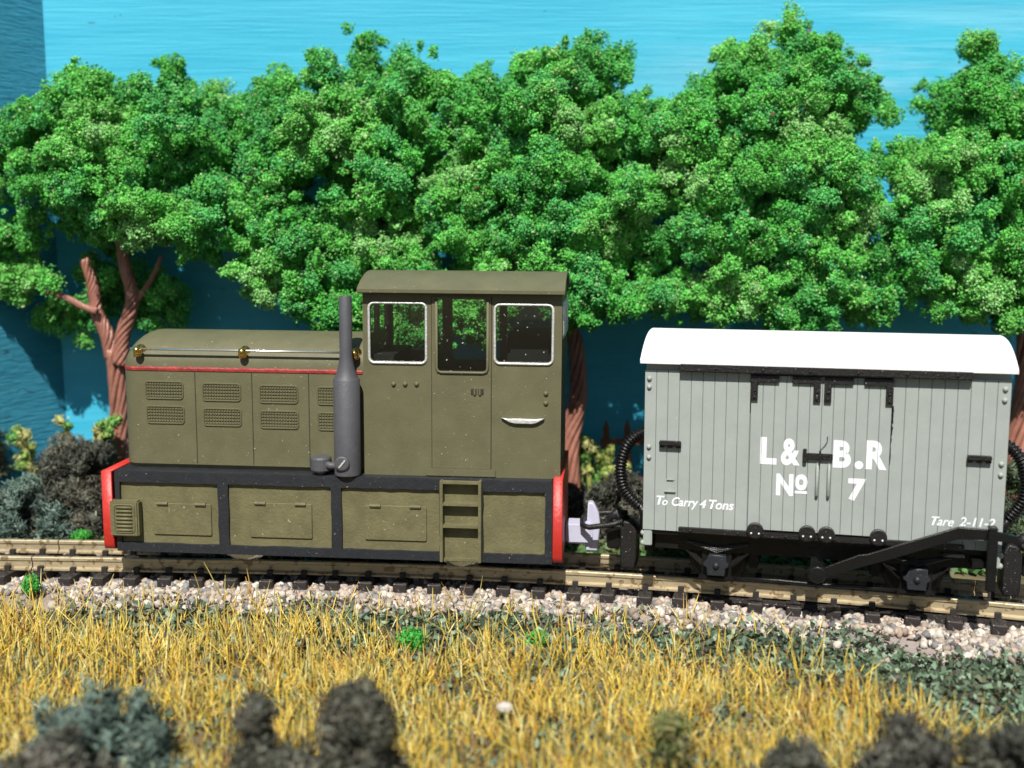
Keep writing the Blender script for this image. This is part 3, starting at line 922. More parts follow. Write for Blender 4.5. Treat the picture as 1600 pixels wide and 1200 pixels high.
# small white stones lying in the grass
for (px, py, Y, s, lab) in ((788, 1112, 11.6, 0.07, 'pale stone lying in the yellow grass near the middle of the foreground'),):
    bm = bmesh.new(); bmesh.ops.create_icosphere(bm, subdivisions=2, radius=1)
    for v in bm.verts: v.co = Vector((v.co.x * s * 1.3, v.co.y * s, v.co.z * s * 0.8)) * random.uniform(0.9, 1.1)
    o = obj('stone', bm, mat('pale_stone', (0.5, 0.46, 0.42), 0.8, var=0.2, vscale=9))
    p = at(px, py, Y); o.location = (p.x, Y, gh(p.x, Y) + 0.3)
    tag(o, lab, 'stone')

# ------------------------------------------------------------------ diesel locomotive
lp = track_pt(-2.6, 0.45)
loco = thing('diesel_locomotive', 'olive green model diesel locomotive with black frames and red buffer beams', 'locomotive',
             (-2.6, near_y(-2.6) + 0.45, RAIL_TOP), (0, 0.006, R(-5)))
# running plate and skirts
obj('chassis', B(-3.1, 3.24, -0.8, 0.8, 0.22, 1.30), M['dark'], loco)
obj('running_plate', B(-3.14, 3.26, -1.04, 1.04, 1.385, 1.455), M['black'], loco, bevel=0.012)
HOLES = [(-3.06, -1.588), (-1.435, 0.083), (0.232, 1.655), (2.28, 3.165)]
def wob(pts, a=0.006):
    return [(x + random.uniform(-a, a), z + random.uniform(-a, a)) for x, z in pts]
def dense(x0, x1, z0, z1, n=12):
    pts = []
    for k in range(n): pts.append((x0 + (x1 - x0) * k / n, z0))
    for k in range(n // 2): pts.append((x1, z0 + (z1 - z0) * k / (n // 2)))
    for k in range(n): pts.append((x1 - (x1 - x0) * k / n, z1))
    for k in range(n // 2): pts.append((x0, z1 - (z1 - z0) * k / (n // 2)))
    return pts
for sgn in (-1, 1):
    hs = [wob(dense(a, b, 0.385, 1.295)) for a, b in HOLES] + ([rect(1.70, 2.235, 0.29, 1.40)] if sgn < 0 else [])
    y0, y1 = (-1.05, -1.0) if sgn < 0 else (1.0, 1.05)
    plate('side_frame', rect(-3.13, 3.27, 0.255, 1.44), hs, y0, y1, M['black'], loco)
    for a, b in HOLES:
        obj('side_panel', B(a - 0.03, b + 0.03, *((-0.999, -0.97) if sgn < 0 else (0.97, 0.999)), 0.36, 1.32), M['olive_rough'], loco)
# hinged hatches
def hatch(x0, x1, z0, z1):
    h = plate('access_hatch', rrect(x0, x1, z0, z1, 0.02, 2), [], -1.022, -0.999, M['olive_rough'], loco, bevel=0.006)
    for fx in (0.17, 0.82):
        xc = x0 + (x1 - x0) * fx
        bm = bmesh.new()
        tube(bm, [(xc - 0.08, -1.026, z1 - 0.005), (xc + 0.08, -1.026, z1 - 0.005)], 0.026, 8)
        obj('hinge', bm, M['olive_rough'], h)
    # dirt line under the lower edge
    return h
hatch(-2.58, -1.705, 0.515, 0.985); hatch(-1.127, -0.21, 0.515, 1.03); hatch(0.567, 1.464, 0.529, 1.04)
# louvred box at the left end
bx = obj('louvred_box', B(-3.18, -2.75, -1.15, -1.0, 0.50, 1.03), M['olive_rough'], loco, bevel=0.02)
bm = bmesh.new()
for k in range(7):
    z = 0.60 + k * 0.056
    tube(bm, [(-3.08, -1.152, z), (-2.84, -1.152, z)], 0.02, 8)
obj('louvre', bm, M['olive_rough'], bx, smooth=True)
frame_ring('louvre_frame', -3.11, -2.81, 0.565, 0.975, 0.05, 0.012, -1.15, M['olive_rough'], bx)
# steps
st = obj('footstep', B(1.672, 1.715, -1.14, -0.97, 0.262, 1.45), M['olive_rough'], loco, bevel=0.008)
obj('stile', B(2.222, 2.265, -1.14, -0.97, 0.262, 1.455), M['olive_rough'], st, bevel=0.008)
obj('back_plate', B(1.716, 2.221, -0.998, -0.975, 0.27, 1.44), M['olive_rough'], st)
for z in (1.432, 1.115, 0.795):
    obj('tread', B(1.716, 2.221, -1.14, -0.999, z - 0.022, z + 0.01), M['olive_rough'], st)
obj('toe_strip', B(1.716, 2.221, -1.06, -0.999, 0.262, 0.30), M['olive_rough'], st)
# buffer beams
for x0, x1 in ((-3.325, -3.165), (3.275, 3.415)):
    me = plate_mesh([(-1.07, 1.49 if x0 > 0 else 1.455), (-1.07, 0.36), (-1.045, 0.29), (-0.98, 0.265), (0.98, 0.265), (1.045, 0.29), (1.07, 0.36), (1.07, 1.49 if x0 > 0 else 1.455)], [], 0, x1 - x0, 0.012)
    me.transform(Matrix.Rotation(R(90), 4, 'Z'))
    me.transform(Matrix.Translation((x1, 0, 0)))
    me.name = 'buffer_beam'
    link_mesh('buffer_beam', me, M['red'], loco)
# printed couplings
for s, xe in ((1, 3.43), (-1, -3.325)):
    bm = bmesh.new()
    box(bm, *sorted((xe, xe + s * 0.40)), -0.16, 0.16, 0.31, 0.63)
    c = obj('coupling', bm, M['coupler'], loco, bevel=0.03)
    if s > 0:
        plate('coupling_hook', [(3.72, 0.19), (3.91, 0.19), (3.945, 0.60), (3.915, 0.78), (3.83, 0.93), (3.755, 0.93), (3.735, 0.5)], [], -0.09, 0.09, M['coupler'], c, bevel=0.02)
# wheels: their rims just show beneath the frames
for xw in (-1.42, 1.9):
    for yw in (-0.50, 0.40):
        bm = bmesh.new()
        lathe_y(bm, [(0.05, 0), (0.36, 0.0), (0.38, 0.01), (0.38, 0.08), (0.43, 0.09), (0.43, 0.12), (0.05, 0.12)], (xw, yw, 0.38), 28)
        wh = obj('wheel', bm, M['steel'], loco, smooth=False)
# bonnet: lofted section, rounded at the front
HX0, HX1, HW, ZB, ZS, ZT = -3.115, 0.58, 0.75, 1.455, 2.93, 3.44
def hood_section(x, grow=0.0, zlist=None):
    t = x - HX0
    ry, rz = 0.24, 0.36
    fy = 1 - (1 - min(t, ry) / ry) ** 2
    wd = HW - ry * (1 - math.sqrt(max(fy, 0))) + grow
    fz = 1 - (1 - min(t, rz) / rz) ** 2
    drop = 0.40 * (1 - math.sqrt(max(fz, 0)))
    ztop = ZT - drop
    zs = min(ZS, ztop - 0.08)
    if zlist:
        return [(x, -wd, z) for z in zlist]
    pts = [(x, -wd, ZB + 0.06), (x, -wd, (ZB + zs) / 2), (x, -wd, zs)]
    for k in range(1, 24):
        a = pi * k / 24
        y = -wd * cos(a) ; zz = zs + (ztop - zs) * sin(a) ** 0.80
        pts.append((x, y, zz))
    pts += [(x, wd, zs), (x, wd, (ZB + zs) / 2), (x, wd, ZB + 0.06), (x, wd - 0.05, ZB), (x, -wd + 0.05, ZB)]
    return pts
xs_ = [HX0 + 0.0005 + 0.46 * (k / 10) ** 1.9 for k in range(11)] + [-2.0, -1.0, 0.0, HX1]
bm = bmesh.new()
rings(bm, [hood_section(x) for x in xs_])
hood = obj('bonnet', bm, M['olive'], loco, smooth=True)
hood.data.set_sharp_from_angle(angle=R(28))
# red line along the bonnet shoulder: raised beading with painted-over ragged upper edge
bm = bmesh.new()
for sgn in (-1, 1):
    rs = []
    for x in [HX0 + 0.004 + 0.3 * (k / 8) ** 1.8 for k in range(9)] + list(np.arange(-2.7, 0.53, 0.05)):
        q = hood_section(x, 0.0, [2.905])[0]
        jag = random.uniform(0, 0.022)
        rs.append([(x, sgn * (abs(q[1]) - 0.02), 2.90), (x, sgn * (abs(q[1]) + 0.012), 2.904), (x, sgn * (abs(q[1]) + 0.013), 2.938), (x, sgn * (abs(q[1]) + 0.003), 2.950 + jag), (x, sgn * (abs(q[1]) - 0.03), 2.950 + jag)])
    rings(bm, rs)
obj('red_lining', bm, M['red_line'], loco)
# panel seams and mesh ventilators
for x in (-1.985, -1.135, -0.293):
    obj('panel_seam', B(x - 0.007, x + 0.007, -HW - 0.0015, -HW + 0.03, 1.53, 2.895), M['seam'], hood)
def vent_mesh(w_, h_):
    bm = bmesh.new()
    nx_, nz_ = 13, 5
    dx_, dz_ = w_ / nx_, h_ / nz_
    for i in range(nx_):
        for j in range(nz_):
            cx, cz = -w_ / 2 + dx_ * (i + .5), -h_ / 2 + dz_ * (j + .5)
            a, b = dx_ * 0.47, dz_ * 0.36
            v = [bm.verts.new((cx + sx * a, 0.006, cz + sz * b)) for sx, sz in ((-1, -1), (1, -1), (1, 1), (-1, 1))]
            t_ = [bm.verts.new((cx + sx * a * .75, -0.012, cz + sz * b * .55)) for sx, sz in ((-1, -1), (1, -1), (1, 1), (-1, 1))]
            bm.faces.new(t_)
            for k in range(4): bm.faces.new((v[k], v[(k + 1) % 4], t_[(k + 1) % 4], t_[k]))
    # backing plate and rounded frame
    tube(bm, [(x, -0.002, z) for x, z in rrect(-w_ / 2 - .012, w_ / 2 + .012, -h_ / 2 - .012, h_ / 2 + .012, 0.04, 4)], 0.013, 6, loop=True)
    return bm
v0 = None
for (xc, zc) in ((-2.453, 2.615), (-2.445, 2.25), (-1.592, 2.60), (-1.588, 2.23), (-0.740, 2.585), (-0.738, 2.21), (0.118, 2.575), (0.12, 2.20)):
    if v0 is None:
        v0 = obj('ventilator', vent_mesh(0.535, 0.225), M['olive'], hood); o = v0
    else:
        o = child_copy(v0)
    o.location = (xc, -HW - 0.003, zc)
# handrail on brass knobs
bm = bmesh.new(); tube(bm, [(-2.92, -0.80, 3.222), (-1.25, -0.80, 3.219), (0.45, -0.80, 3.215)], 0.018, 8)
hr = obj('handrail', bm, M['steel'], loco, smooth=True)
for x in (-2.81, -1.245, 0.40):
    bm = bmesh.new()
    lathe_y(bm, [(0.0, -0.88), (0.03, -0.875), (0.055, -0.845), (0.062, -0.80), (0.05, -0.765), (0.03, -0.745), (0.028, -0.70), (0.075, -0.69), (0.075, -0.66), (0.03, -0.60)], (x, 0, 3.205), 14)
    bmesh.ops.remove_doubles(bm, verts=bm.verts[:], dist=0.0005)
    kb = obj('handrail_knob', bm, M['brass'], hr, smooth=True)
    bm = bmesh.new(); bmesh.ops.create_uvsphere(bm, u_segments=14, v_segments=10, radius=0.066, matrix=Matrix.Translation((x, -0.80, 3.155)) @ Matrix.Diagonal((1, 1, 0.8, 1)))
    obj('collar', bm, M['brass'], kb, smooth=True)
# exhaust stack
ex = obj('exhaust', lathe_z(bmesh.new(), [(0.17, 1.458), (0.19, 1.475), (0.19, 2.845), (0.178, 2.86), (0.155, 2.90), (0.118, 3.02), (0.098, 3.13), (0.092, 3.18), (0.09, 4.02), (0.083, 4.035), (0.066, 4.035), (0.06, 3.9)], (0.31, -0.945, 0), 28), M['exhaust'], loco, smooth=True)
ex.data.set_sharp_from_angle(angle=R(40))
bm = bmesh.new(); lathe_y(bm, [(0.0, -1.165), (0.085, -1.165), (0.105, -1.155), (0.108, -1.06)], (0.275, 0, 1.665), 20)
bmesh.ops.remove_doubles(bm, verts=bm.verts[:], dist=0.0005)
bo = obj('flange_bolt', bm, M['exhaust'], ex, smooth=False)
bm = bmesh.new(); box(bm, -0.07, 0.07, -0.008, 0.0, -0.012, 0.012)
s_ = obj('bolt_slot', bm, M['silver'], bo); s_.location = (0.28, -1.167, 1.665); s_.rotation_euler = (0, R(-50), 0)
bm = bmesh.new(); lathe_z(bm, [(0.06, 1.46), (0.06, 1.50), (0.14, 1.51), (0.15, 1.53), (0.15, 1.69), (0.135, 1.715), (0.05, 1.72)], (-0.085, -0.92, 0), 22)
obj('valve_pot', bm, M['exhaust'], ex, smooth=False)
bm = bmesh.new(); tube(bm, [(-0.02, -0.98, 1.63), (0.07, -1.0, 1.60), (0.18, -1.0, 1.60)], 0.055, 10)
obj('pipe', bm, M['exhaust'], ex, smooth=True)
# ---- cab
CX0, CX1, CZ0, CZ1 = 0.535, 3.365, 1.455, 4.075
cab = plate('cab', rect(CX0, CX1, CZ0, CZ1), [rrect(0.645, 1.43, 3.10, 3.925, 0.07), rrect(2.44, 3.222, 3.12, 3.915, 0.07), rrect(1.585, 2.33, 2.955, 4.01, 0.06)],
            -0.85, -0.80, M['olive'], loco)
plate('far_side', rect(CX0, CX1, CZ0, CZ1), [rrect(0.645, 1.43, 3.10, 3.925, 0.07), rrect(2.44, 3.222, 3.12, 3.915, 0.07), rrect(1.585, 2.33, 2.955, 4.01, 0.06)],
      0.80, 0.85, M['olive'], cab)
def roof_z(y, half, edge, crest):
    return edge + (crest - edge) * (1 - (abs(y) / half) ** 2.2)
for x0, x1 in ((CX0 + 0.002, CX0 + 0.05), (CX1 - 0.05, CX1 - 0.002)):
    arc = [(-0.798, CZ0), (0.798, CZ0)] + [(y, roof_z(y, 0.95, 4.09, 4.34) - 0.03) for y in np.linspace(0.798, -0.798, 15)]
    me = plate_mesh(arc, [rrect(-0.66, -0.10, 3.46, 3.93, 0.06), rrect(0.10, 0.66, 3.46, 3.93, 0.06)], 0, x1 - x0)
    me.transform(Matrix.Rotation(R(90), 4, 'Z')); me.transform(Matrix.Translation((x1, 0, 0)))
    e = link_mesh('end_wall', me, M['olive'], cab)
    if x0 > 1:
        for a, b in ((-0.66, -0.10), (0.10, 0.66)):
            bm = bmesh.new(); tube(bm, [(x1 + 0.004, y, z) for y, z in rrect(a, b, 3.46, 3.93, 0.06)], 0.026, 6, loop=True)
            obj('window_frame', bm, M['silver'], e, smooth=True)
obj('cab_floor', B(CX0 + 0.06, CX1 - 0.06, -0.79, 0.79, 2.70, 2.74), M['dark'], cab)
obj('control_desk', B(0.62, 0.95, -0.7, 0.7, 2.74, 3.18), M['dark'], cab)
obj('seat', B(2.55, 3.2, -0.35, 0.45, 2.74, 3.5), M['dark'], cab, bevel=0.05)
# side windows with silver frames
for (a, b, c, d) in ((0.615, 1.455, 3.075, 3.95), (2.41, 3.25, 3.09, 3.945)):
    wn = frame_ring('window', a + 0.01, b - 0.01, c + 0.01, d - 0.01, 0.075, 0.021, -0.855, M['silver'], loco)
    plate('pane', rect(a + 0.02, b - 0.02, c + 0.02, d - 0.02), [], -0.812, -0.806, M['glass'], wn)
    w2 = frame_ring('window', a + 0.01, b - 0.01, c + 0.01, d - 0.01, 0.075, 0.021, 0.855, M['silver'], loco)
    plate('pane', rect(a + 0.02, b - 0.02, c + 0.02, d - 0.02), [], 0.806, 0.812, M['glass'], w2)
# door with a drop window
dr = plate('cab_door', rect(1.527, 2.368, 1.575, 4.035), [rrect(1.60, 2.315, 2.975, 4.0, 0.06)], -0.863, -0.8505, M['olive'], loco)
bm = bmesh.new()
tube(bm, [(1.592, -0.868, 4.0), (1.592, -0.868, 3.03), (1.61, -0.868, 2.98), (1.66, -0.868, 2.962), (2.255, -0.868, 2.962), (2.305, -0.868, 2.98), (2.323, -0.868, 3.03), (2.323, -0.868, 4.0)], 0.022, 8)
obj('window_bead', bm, M['olive'], dr, smooth=True)
plate('pane', rect(1.59, 2.325, 2.96, 4.03), [], -0.822, -0.816, M['glass'], dr)
for x in (1.522, 2.373):
    obj('door_seam', B(x - 0.006, x + 0.006, -0.8535, -0.84, 1.575, 4.03), M['seam'], dr)
obj('door_sill', B(1.43, 2.44, -0.885, -0.851, 1.46, 1.572), M['olive'], dr, bevel=0.01)
for s, xc in ((-1, 2.125), (1, 2.225)):
    h = plate('door_handle', [(xc - 0.04, 2.655), (xc + 0.04, 2.655), (xc + 0.04, 2.735), (xc - 0.04, 2.735)], [], -0.874, -0.8635, M['seam'], dr, bevel=0.004)
    bm = bmesh.new(); tube(bm, [(xc - s * 0.012, -0.872, 2.745), (xc - s * 0.012, -0.872, 2.65)], 0.018, 6)
    obj('handle_lip', bm, M['olive'], h)
# rivets
bm = bmesh.new(); bmesh.ops.create_uvsphere(bm, u_segments=12, v_segments=8, radius=0.036, matrix=Matrix.Diagonal((1, 0.8, 1, 1)))
rv = obj('rivet', bm, M['olive'], cab, smooth=True); rv.location = (0.971, -0.855, 2.781)
for x, z in ((1.138, 2.784), (1.304, 2.787), (3.149, 2.684), (3.15, 2.547)):
    o = child_copy(rv); o.location = (x, -0.855, z)
# silver grab rail with winged ends
plate('grab_handle', [(2.52, 2.335), (2.60, 2.318), (2.75, 2.322), (3.0, 2.318), (3.13, 2.335), (3.10, 2.305), (3.02, 2.262), (2.96, 2.248), (2.72, 2.248), (2.63, 2.268), (2.57, 2.305)], [], -0.905, -0.851, M['silver'], cab, bevel=0.012)
# roof
bm = bmesh.new()
ysr = list(np.linspace(-0.95, 0.95, 25))
up = [(y, roof_z(y, 0.95, 4.135, 4.365)) for y in ysr]
lo = [(y, roof_z(y, 0.95, 4.08, 4.31)) for y in ysr[::-1]]
sec = up + lo
rings(bm, [[(x, y, z) for y, z in sec] for x in (0.475, 1.4, 2.4, 3.405)])
rf = obj('cab_roof', bm, M['olive'], loco)
rf.data.set_sharp_from_angle(angle=R(35))
obj('gutter', B(0.48, 3.40, -0.985, -0.951, 4.083, 4.122), M['olive'], rf, bevel=0.008)

# ------------------------------------------------------------------ goods van
van = thing('goods_van', 'grey four wheel goods van with white roof and white lettering', 'goods van',
            (4.55, near_y(4.55) + 0.45, RAIL_TOP), (0, 0, R(-13.8)))
VX0, VX1, VZ0, VZ1, VW = -2.555, 2.055, 0.865, 3.085, 1.10
GROOVES = []
def planks(name, x0, x1, n, z0, z1, y, m, parent, back=0.10, gd=0.016, gw=0.0045, edge=True):
    """vertical boarding: n planks with V grooves"""
    bm = bmesh.new()
    xsn = [x0 + (x1 - x0) * k / n for k in range(n + 1)]
    prof = [(x0, y)]
    for k in range(1, n):
        GROOVES.append(xsn[k])
        prof += [(xsn[k] - gw, y), (xsn[k], y + gd), (xsn[k] + gw, y)]
    prof += [(x1, y), (x1, y + back), (x0, y + back)]
    lo = [bm.verts.new((a, b, z0)) for a, b in prof]
    hi = [bm.verts.new((a, b, z1)) for a, b in prof]
    k = len(prof)
    for i in range(k):
        bm.faces.new((lo[i], lo[(i + 1) % k], hi[(i + 1) % k], hi[i]))
    # end caps plank by plank
    for vs in (lo, hi):
        bm.faces.new(vs)
    return obj(name, bm, m, parent)
body = obj('body', B(VX0 + 0.02, VX1 - 0.02, -0.99, 1.10, VZ0 + 0.02, 3.2), M['grey'], van)
planks('side_boards', VX0, -1.158, 9, VZ0, VZ1, -VW, M['grey'], body)
planks('side_boards', 0.640, VX1, 9, VZ0, VZ1, -VW, M['grey'], body)
obj('cant_rail', B(VX0 + 0.01, VX1 - 0.01, -1.06, -0.9, VZ1 + 0.002, 3.21), M['grey'], body)
for a, b in ((-1.142, -0.238), (-0.232, 0.632)):
    d = planks('door', a, b, 6, VZ0 + 0.10, VZ1 - 0.03, -VW - 0.012, M['grey'], van)
    xh = -0.262 if b < 0 else -0.115
    bm = bmesh.new()
    tube(bm, [(xh, -VW - 0.015, 1.90), (xh, -VW - 0.06, 1.87), (xh, -VW - 0.06, 1.49), (xh, -VW - 0.015, 1.455)], 0.02, 8)
    obj('door_handle', bm, M['grey'], d, smooth=True)
for k in (-0.238, -0.232, -1.15, 0.636): GROOVES.append(k)
# end boards with headstock uprights
for x0, x1 in ((VX0, VX0 + 0.13), (VX1 - 0.13, VX1)):
    cp = obj('corner_post', B(x0 + 0.005, x1 - 0.005, -VW + 0.004, -VW + 0.12, 0.63, VZ0 - 0.002), M['grey'], body, bevel=0.015)
    for z in (0.66, 0.80):
        bm = bmesh.new(); bmesh.ops.create_uvsphere(bm, u_segments=10, v_segments=8, radius=0.04)
        o = obj('bolt_head', bm, M['grey'], cp, smooth=True); o.location = (x0 if x0 < 0 else x1, -VW + 0.05, z)
# roof: arc with eaves
def vroof(y): return 3.225 + 0.315 * (1 - (abs(y) / 1.2) ** 2.3)
bm = bmesh.new()
ysr = np.linspace(-1.2, 1.2, 33)
sec = [(y, vroof(y)) for y in ysr] + [(y, vroof(y) - 0.045) for y in ysr[::-1]]
rings(bm, [[(x, y, z) for y, z in sec] for x in (-2.615, -1, 0.5, 2.11)])
rf = obj('roof', bm, M['white'], van, smooth=True)
rf.data.set_sharp_from_angle(angle=R(40))
me = plate_mesh([(-1.1, 3.17)] + [(1.1, 3.17)] + [(y, vroof(y) - 0.05) for y in np.linspace(1.1, -1.1, 15)], [], 0, 4.5)
me.transform(Matrix.Rotation(R(90), 4, 'Z')); me.transform(Matrix.Translation((2.0, 0, 0)))
link_mesh('roof_end', me, M['grey'], body)
# iron work
rail_t = obj('door_runner', B(-2.085, 1.585, -1.215, -1.062, 3.085, 3.188), M['iron_spk'], van, bevel=0.012)
rail_b = obj('door_sill', B(-2.065, 1.60, -1.165, -1.0, 0.862, 0.935), M['iron_spk'], van, bevel=0.01)
bm = bmesh.new(); bmesh.ops.create_uvsphere(bm, u_segments=10, v_segments=6, radius=0.02)
b0 = obj('bolt_head', bm, M['iron_spk'], rail_t, smooth=True); b0.location = (-1.6, -1.214, 3.135)
silver_bolt = b0.data.copy(); silver_bolt.materials[0] = M['silver']
for k in range(1, 6):
    o = child_copy(b0); o.location = (-1.6 + 0.6 * k, -1.214, 3.135)
b1 = child_copy(b0); b1.parent = rail_b; b1.location = (-1.9, -1.166, 0.9)
for k in range(1, 6):
    o = child_copy(b1); o.location = (-1.9 + 0.63 * k, -1.166, 0.9)
def ell(xc, s):
    """L shaped corner iron: arm towards the door's middle, leg down"""
    pts = [(0, 0), (0, -0.33), (0.09, -0.33), (0.09, -0.09), (0.36, -0.09), (0.36, 0)]
    pts = [(xc + s * a, 3.055 + b) for a, b in pts]
    if s < 0: pts = pts[::-1]
    e = plate('corner_iron', pts, [], -1.152, -1.113, M['iron_spk'], van, bevel=0.008)
    o = child_copy(b0); o.parent = e; o.location = (xc + s * 0.045, -1.154, 2.77)
    o = child_copy(o); o.location = (xc + s * 0.045, -1.154, 2.86)
ell(-1.148, 1); ell(-0.258, -1); ell(-0.212, 1); ell(0.645, -1)
for x, z in ((-1.038, 0.965), (-0.365, 0.968), (-0.118, 0.968), (0.538, 0.975)):
    bm = bmesh.new(); lathe_y(bm, [(0.0, -1.21), (0.095, -1.21), (0.11, -1.2), (0.11, -1.167)], (x, 0, z), 22)
    bmesh.ops.remove_doubles(bm, verts=bm.verts[:], dist=0.0005)
    rl = obj('roller', bm, M['iron_spk'], van)
    for dx in (-0.05, 0.05):
        o = child_copy(b0); o.data = silver_bolt; o.parent = rl; o.location = (x + dx, -1.21, z - 0.035); o.scale = (0.8, 0.8, 0.8)
# latch
lt = obj('latch', B(-0.455, -0.405, -1.17, -1.11, 1.915, 2.10), M['iron_spk'], van, bevel=0.008)
obj('latch_bar', B(-0.404, -0.075, -1.165, -1.113, 1.965, 2.045), M['iron_spk'], lt, bevel=0.008)
obj('latch_pin', B(-0.25, -0.225, -1.185, -1.166, 1.92, 2.09), M['iron_spk'], lt)
bm = bmesh.new()
for k in range(12):
    t = k / 11
    bmesh.ops.create_uvsphere(bm, u_segments=6, v_segments=4, radius=0.007, matrix=Matrix.Translation((-0.225 + 0.07 * t + 0.03 * sin(3 * t), -1.125, 2.10 + 0.17 * t)))
obj('chain', bm, M['iron'], lt)
# lamp irons / grab steps
for x0, x1, z in ((-2.345, -2.05, 2.085), (1.575, 1.865, 2.075)):
    gs = obj('foot_iron', B(x0, x1, -1.19, -1.105, z - 0.02, z + 0.04), M['iron_spk'], van, bevel=0.01)
    for fx in (0.12, 0.5, 0.88):
        xc = x0 + (x1 - x0) * fx
        obj('lug', B(xc - 0.035, xc + 0.035, -1.16, -1.103, z - 0.055, z - 0.021), M['iron_spk'], gs, bevel=0.006)
# label holder
lh = obj('label_clip', B(-2.27, -2.115, -1.13, -1.102, 1.41, 1.43), M['grey'], van, bevel=0.004)
obj('clip_top', B(-2.25, -2.13, -1.122, -1.102, 1.575, 1.59), M['grey'], lh, bevel=0.004)
for x in (-2.245, -2.14):
    obj('clip_side', B(x - 0.008, x + 0.008, -1.115, -1.102, 1.431, 1.574), M['grey'], lh)
# round headed bolts at the corners
bm = bmesh.new(); bmesh.ops.create_uvsphere(bm, u_segments=12, v_segments=8, radius=0.034)
cb = obj('corner_bolt', bm, M['grey'], body, smooth=True); cb.location = (-2.497, -1.105, 2.966)
for x, z in ((-2.497, 2.85), (-2.49, 2.025), (-2.487, 1.88), (1.985, 2.972), (1.985, 2.83), (1.99, 2.01), (1.99, 1.868)):
    o = child_copy(cb); o.location = (x, -1.105, z)
# black paint run beside the right hand door
bm = bmesh.new()
pts = [(0.652 + random.uniform(-0.004, 0.004) - 0.02 * (k / 20), 2.71 - 0.78 * k / 20) for k in range(21)]
for (xa, za), (xb, zb) in zip(pts[:-1], pts[1:]):
    w_ = random.uniform(0.008, 0.016)
    box(bm, xb - w_, xb + w_, -1.104, -1.095, zb, za)
obj('paint_run', bm, M['iron'], body)

# lettering
def lettering(txt, x0, z0, cap, m=M['letter'], width=None, shear=0.0, offset=0.0, y=-VW - 0.015, name='lettering', slope=0.0, parent=body, cut=True):
    cu = bpy.data.curves.new('tmp', 'FONT')
    cu.body = txt
    cu.shear = shear
    cu.offset = offset
    cu.resolution_u = 6
    o = bpy.data.objects.new('tmp', cu); COL.objects.link(o)
    dg = bpy.context.evaluated_depsgraph_get()
    me = bpy.data.meshes.new_from_object(o.evaluated_get(dg))
    bpy.data.objects.remove(o); bpy.data.curves.remove(cu)
    n = len(me.vertices)
    c = np.zeros(n * 3, dtype=np.float32); me.vertices.foreach_get('co', c); c = c.reshape(-1, 3)
    # scale so that the capital height is right
    ch = c[:, 1].max() if txt not in ('o', '.') else None
    k = cap / (ch if ch else 0.7)
    c *= k
    c[:, 0] -= c[:, 0].min()
    if width: c[:, 0] *= width / c[:, 0].max()
    X = x0 + c[:, 0]
    Z = z0 + c[:, 1] + slope * c[:, 0]
    out = np.stack([X, np.full(n, y), Z], 1).astype(np.float32)
    me.vertices.foreach_set('co', out.ravel())
    bm = bmesh.new(); bm.from_mesh(me)
    if cut:      # the transfer is split where it crosses the grooves of the boarding
        for gx in GROOVES:
            if X.min() < gx < X.max():
                for e in (-0.0025, 0.0025):
                    bmesh.ops.bisect_plane(bm, geom=bm.verts[:] + bm.edges[:] + bm.faces[:], plane_co=(gx + e, 0, 0), plane_no=(1, 0, 0))
                dl = [f for f in bm.faces if abs(f.calc_center_median().x - gx) < 0.0025]
                bmesh.ops.delete(bm, geom=dl, context='FACES')
    bm.to_mesh(me); bm.free()
    me.materials.clear()
    me.name = name
    return link_mesh(name, me, m, parent)
BOLD = 0.046
lettering('L', -1.005, 1.885, 0.345, width=0.215, offset=BOLD)
lettering('&', -0.735, 1.885, 0.34, width=0.245, offset=0.038, cut=False)
lettering('B', -0.068, 1.885, 0.345, width=0.225, offset=BOLD)
lettering('.', 0.205, 1.885, 0.36, offset=BOLD)
lettering('R', 0.345, 1.885, 0.36, width=0.262, offset=BOLD)
lettering('N', -0.785, 1.465, 0.28, width=0.222, offset=BOLD)
lettering('o', -0.545, 1.555, 0.27, width=0.165, offset=BOLD)
o = link_mesh('lettering', plate_mesh(rect(-0.54, -0.385, 1.487, 1.522), [], -VW - 0.0155, -VW - 0.0125), M['letter'], body)
lettering('7', 0.135, 1.455, 0.275, width=0.225, offset=BOLD)
YB = -VW - 0.003
lettering('T', -2.375, 1.225, 0.125, width=0.11, shear=0.25, offset=0.022, y=YB, cut=False)
lettering('o', -2.295, 1.222, 0.105, width=0.075, shear=0.25, offset=0.022, y=YB, cut=False)
lettering('Carry', -2.165, 1.222, 0.12, width=0.36, shear=0.22, offset=0.024, y=YB, cut=False)
lettering('4', -1.79, 1.212, 0.118, width=0.095, shear=0.25, offset=0.012, y=YB, cut=False)
lettering('Tons', -1.665, 1.208, 0.125, width=0.335, shear=0.22, offset=0.024, y=YB, cut=False)
lettering('Tare', 1.19, 1.165, 0.115, width=0.275, shear=0.35, offset=0.018, y=YB, cut=False)
lettering('2-11-2', 1.53, 1.178, 0.115, width=0.43, shear=0.22, offset=0.02, y=YB, cut=False)

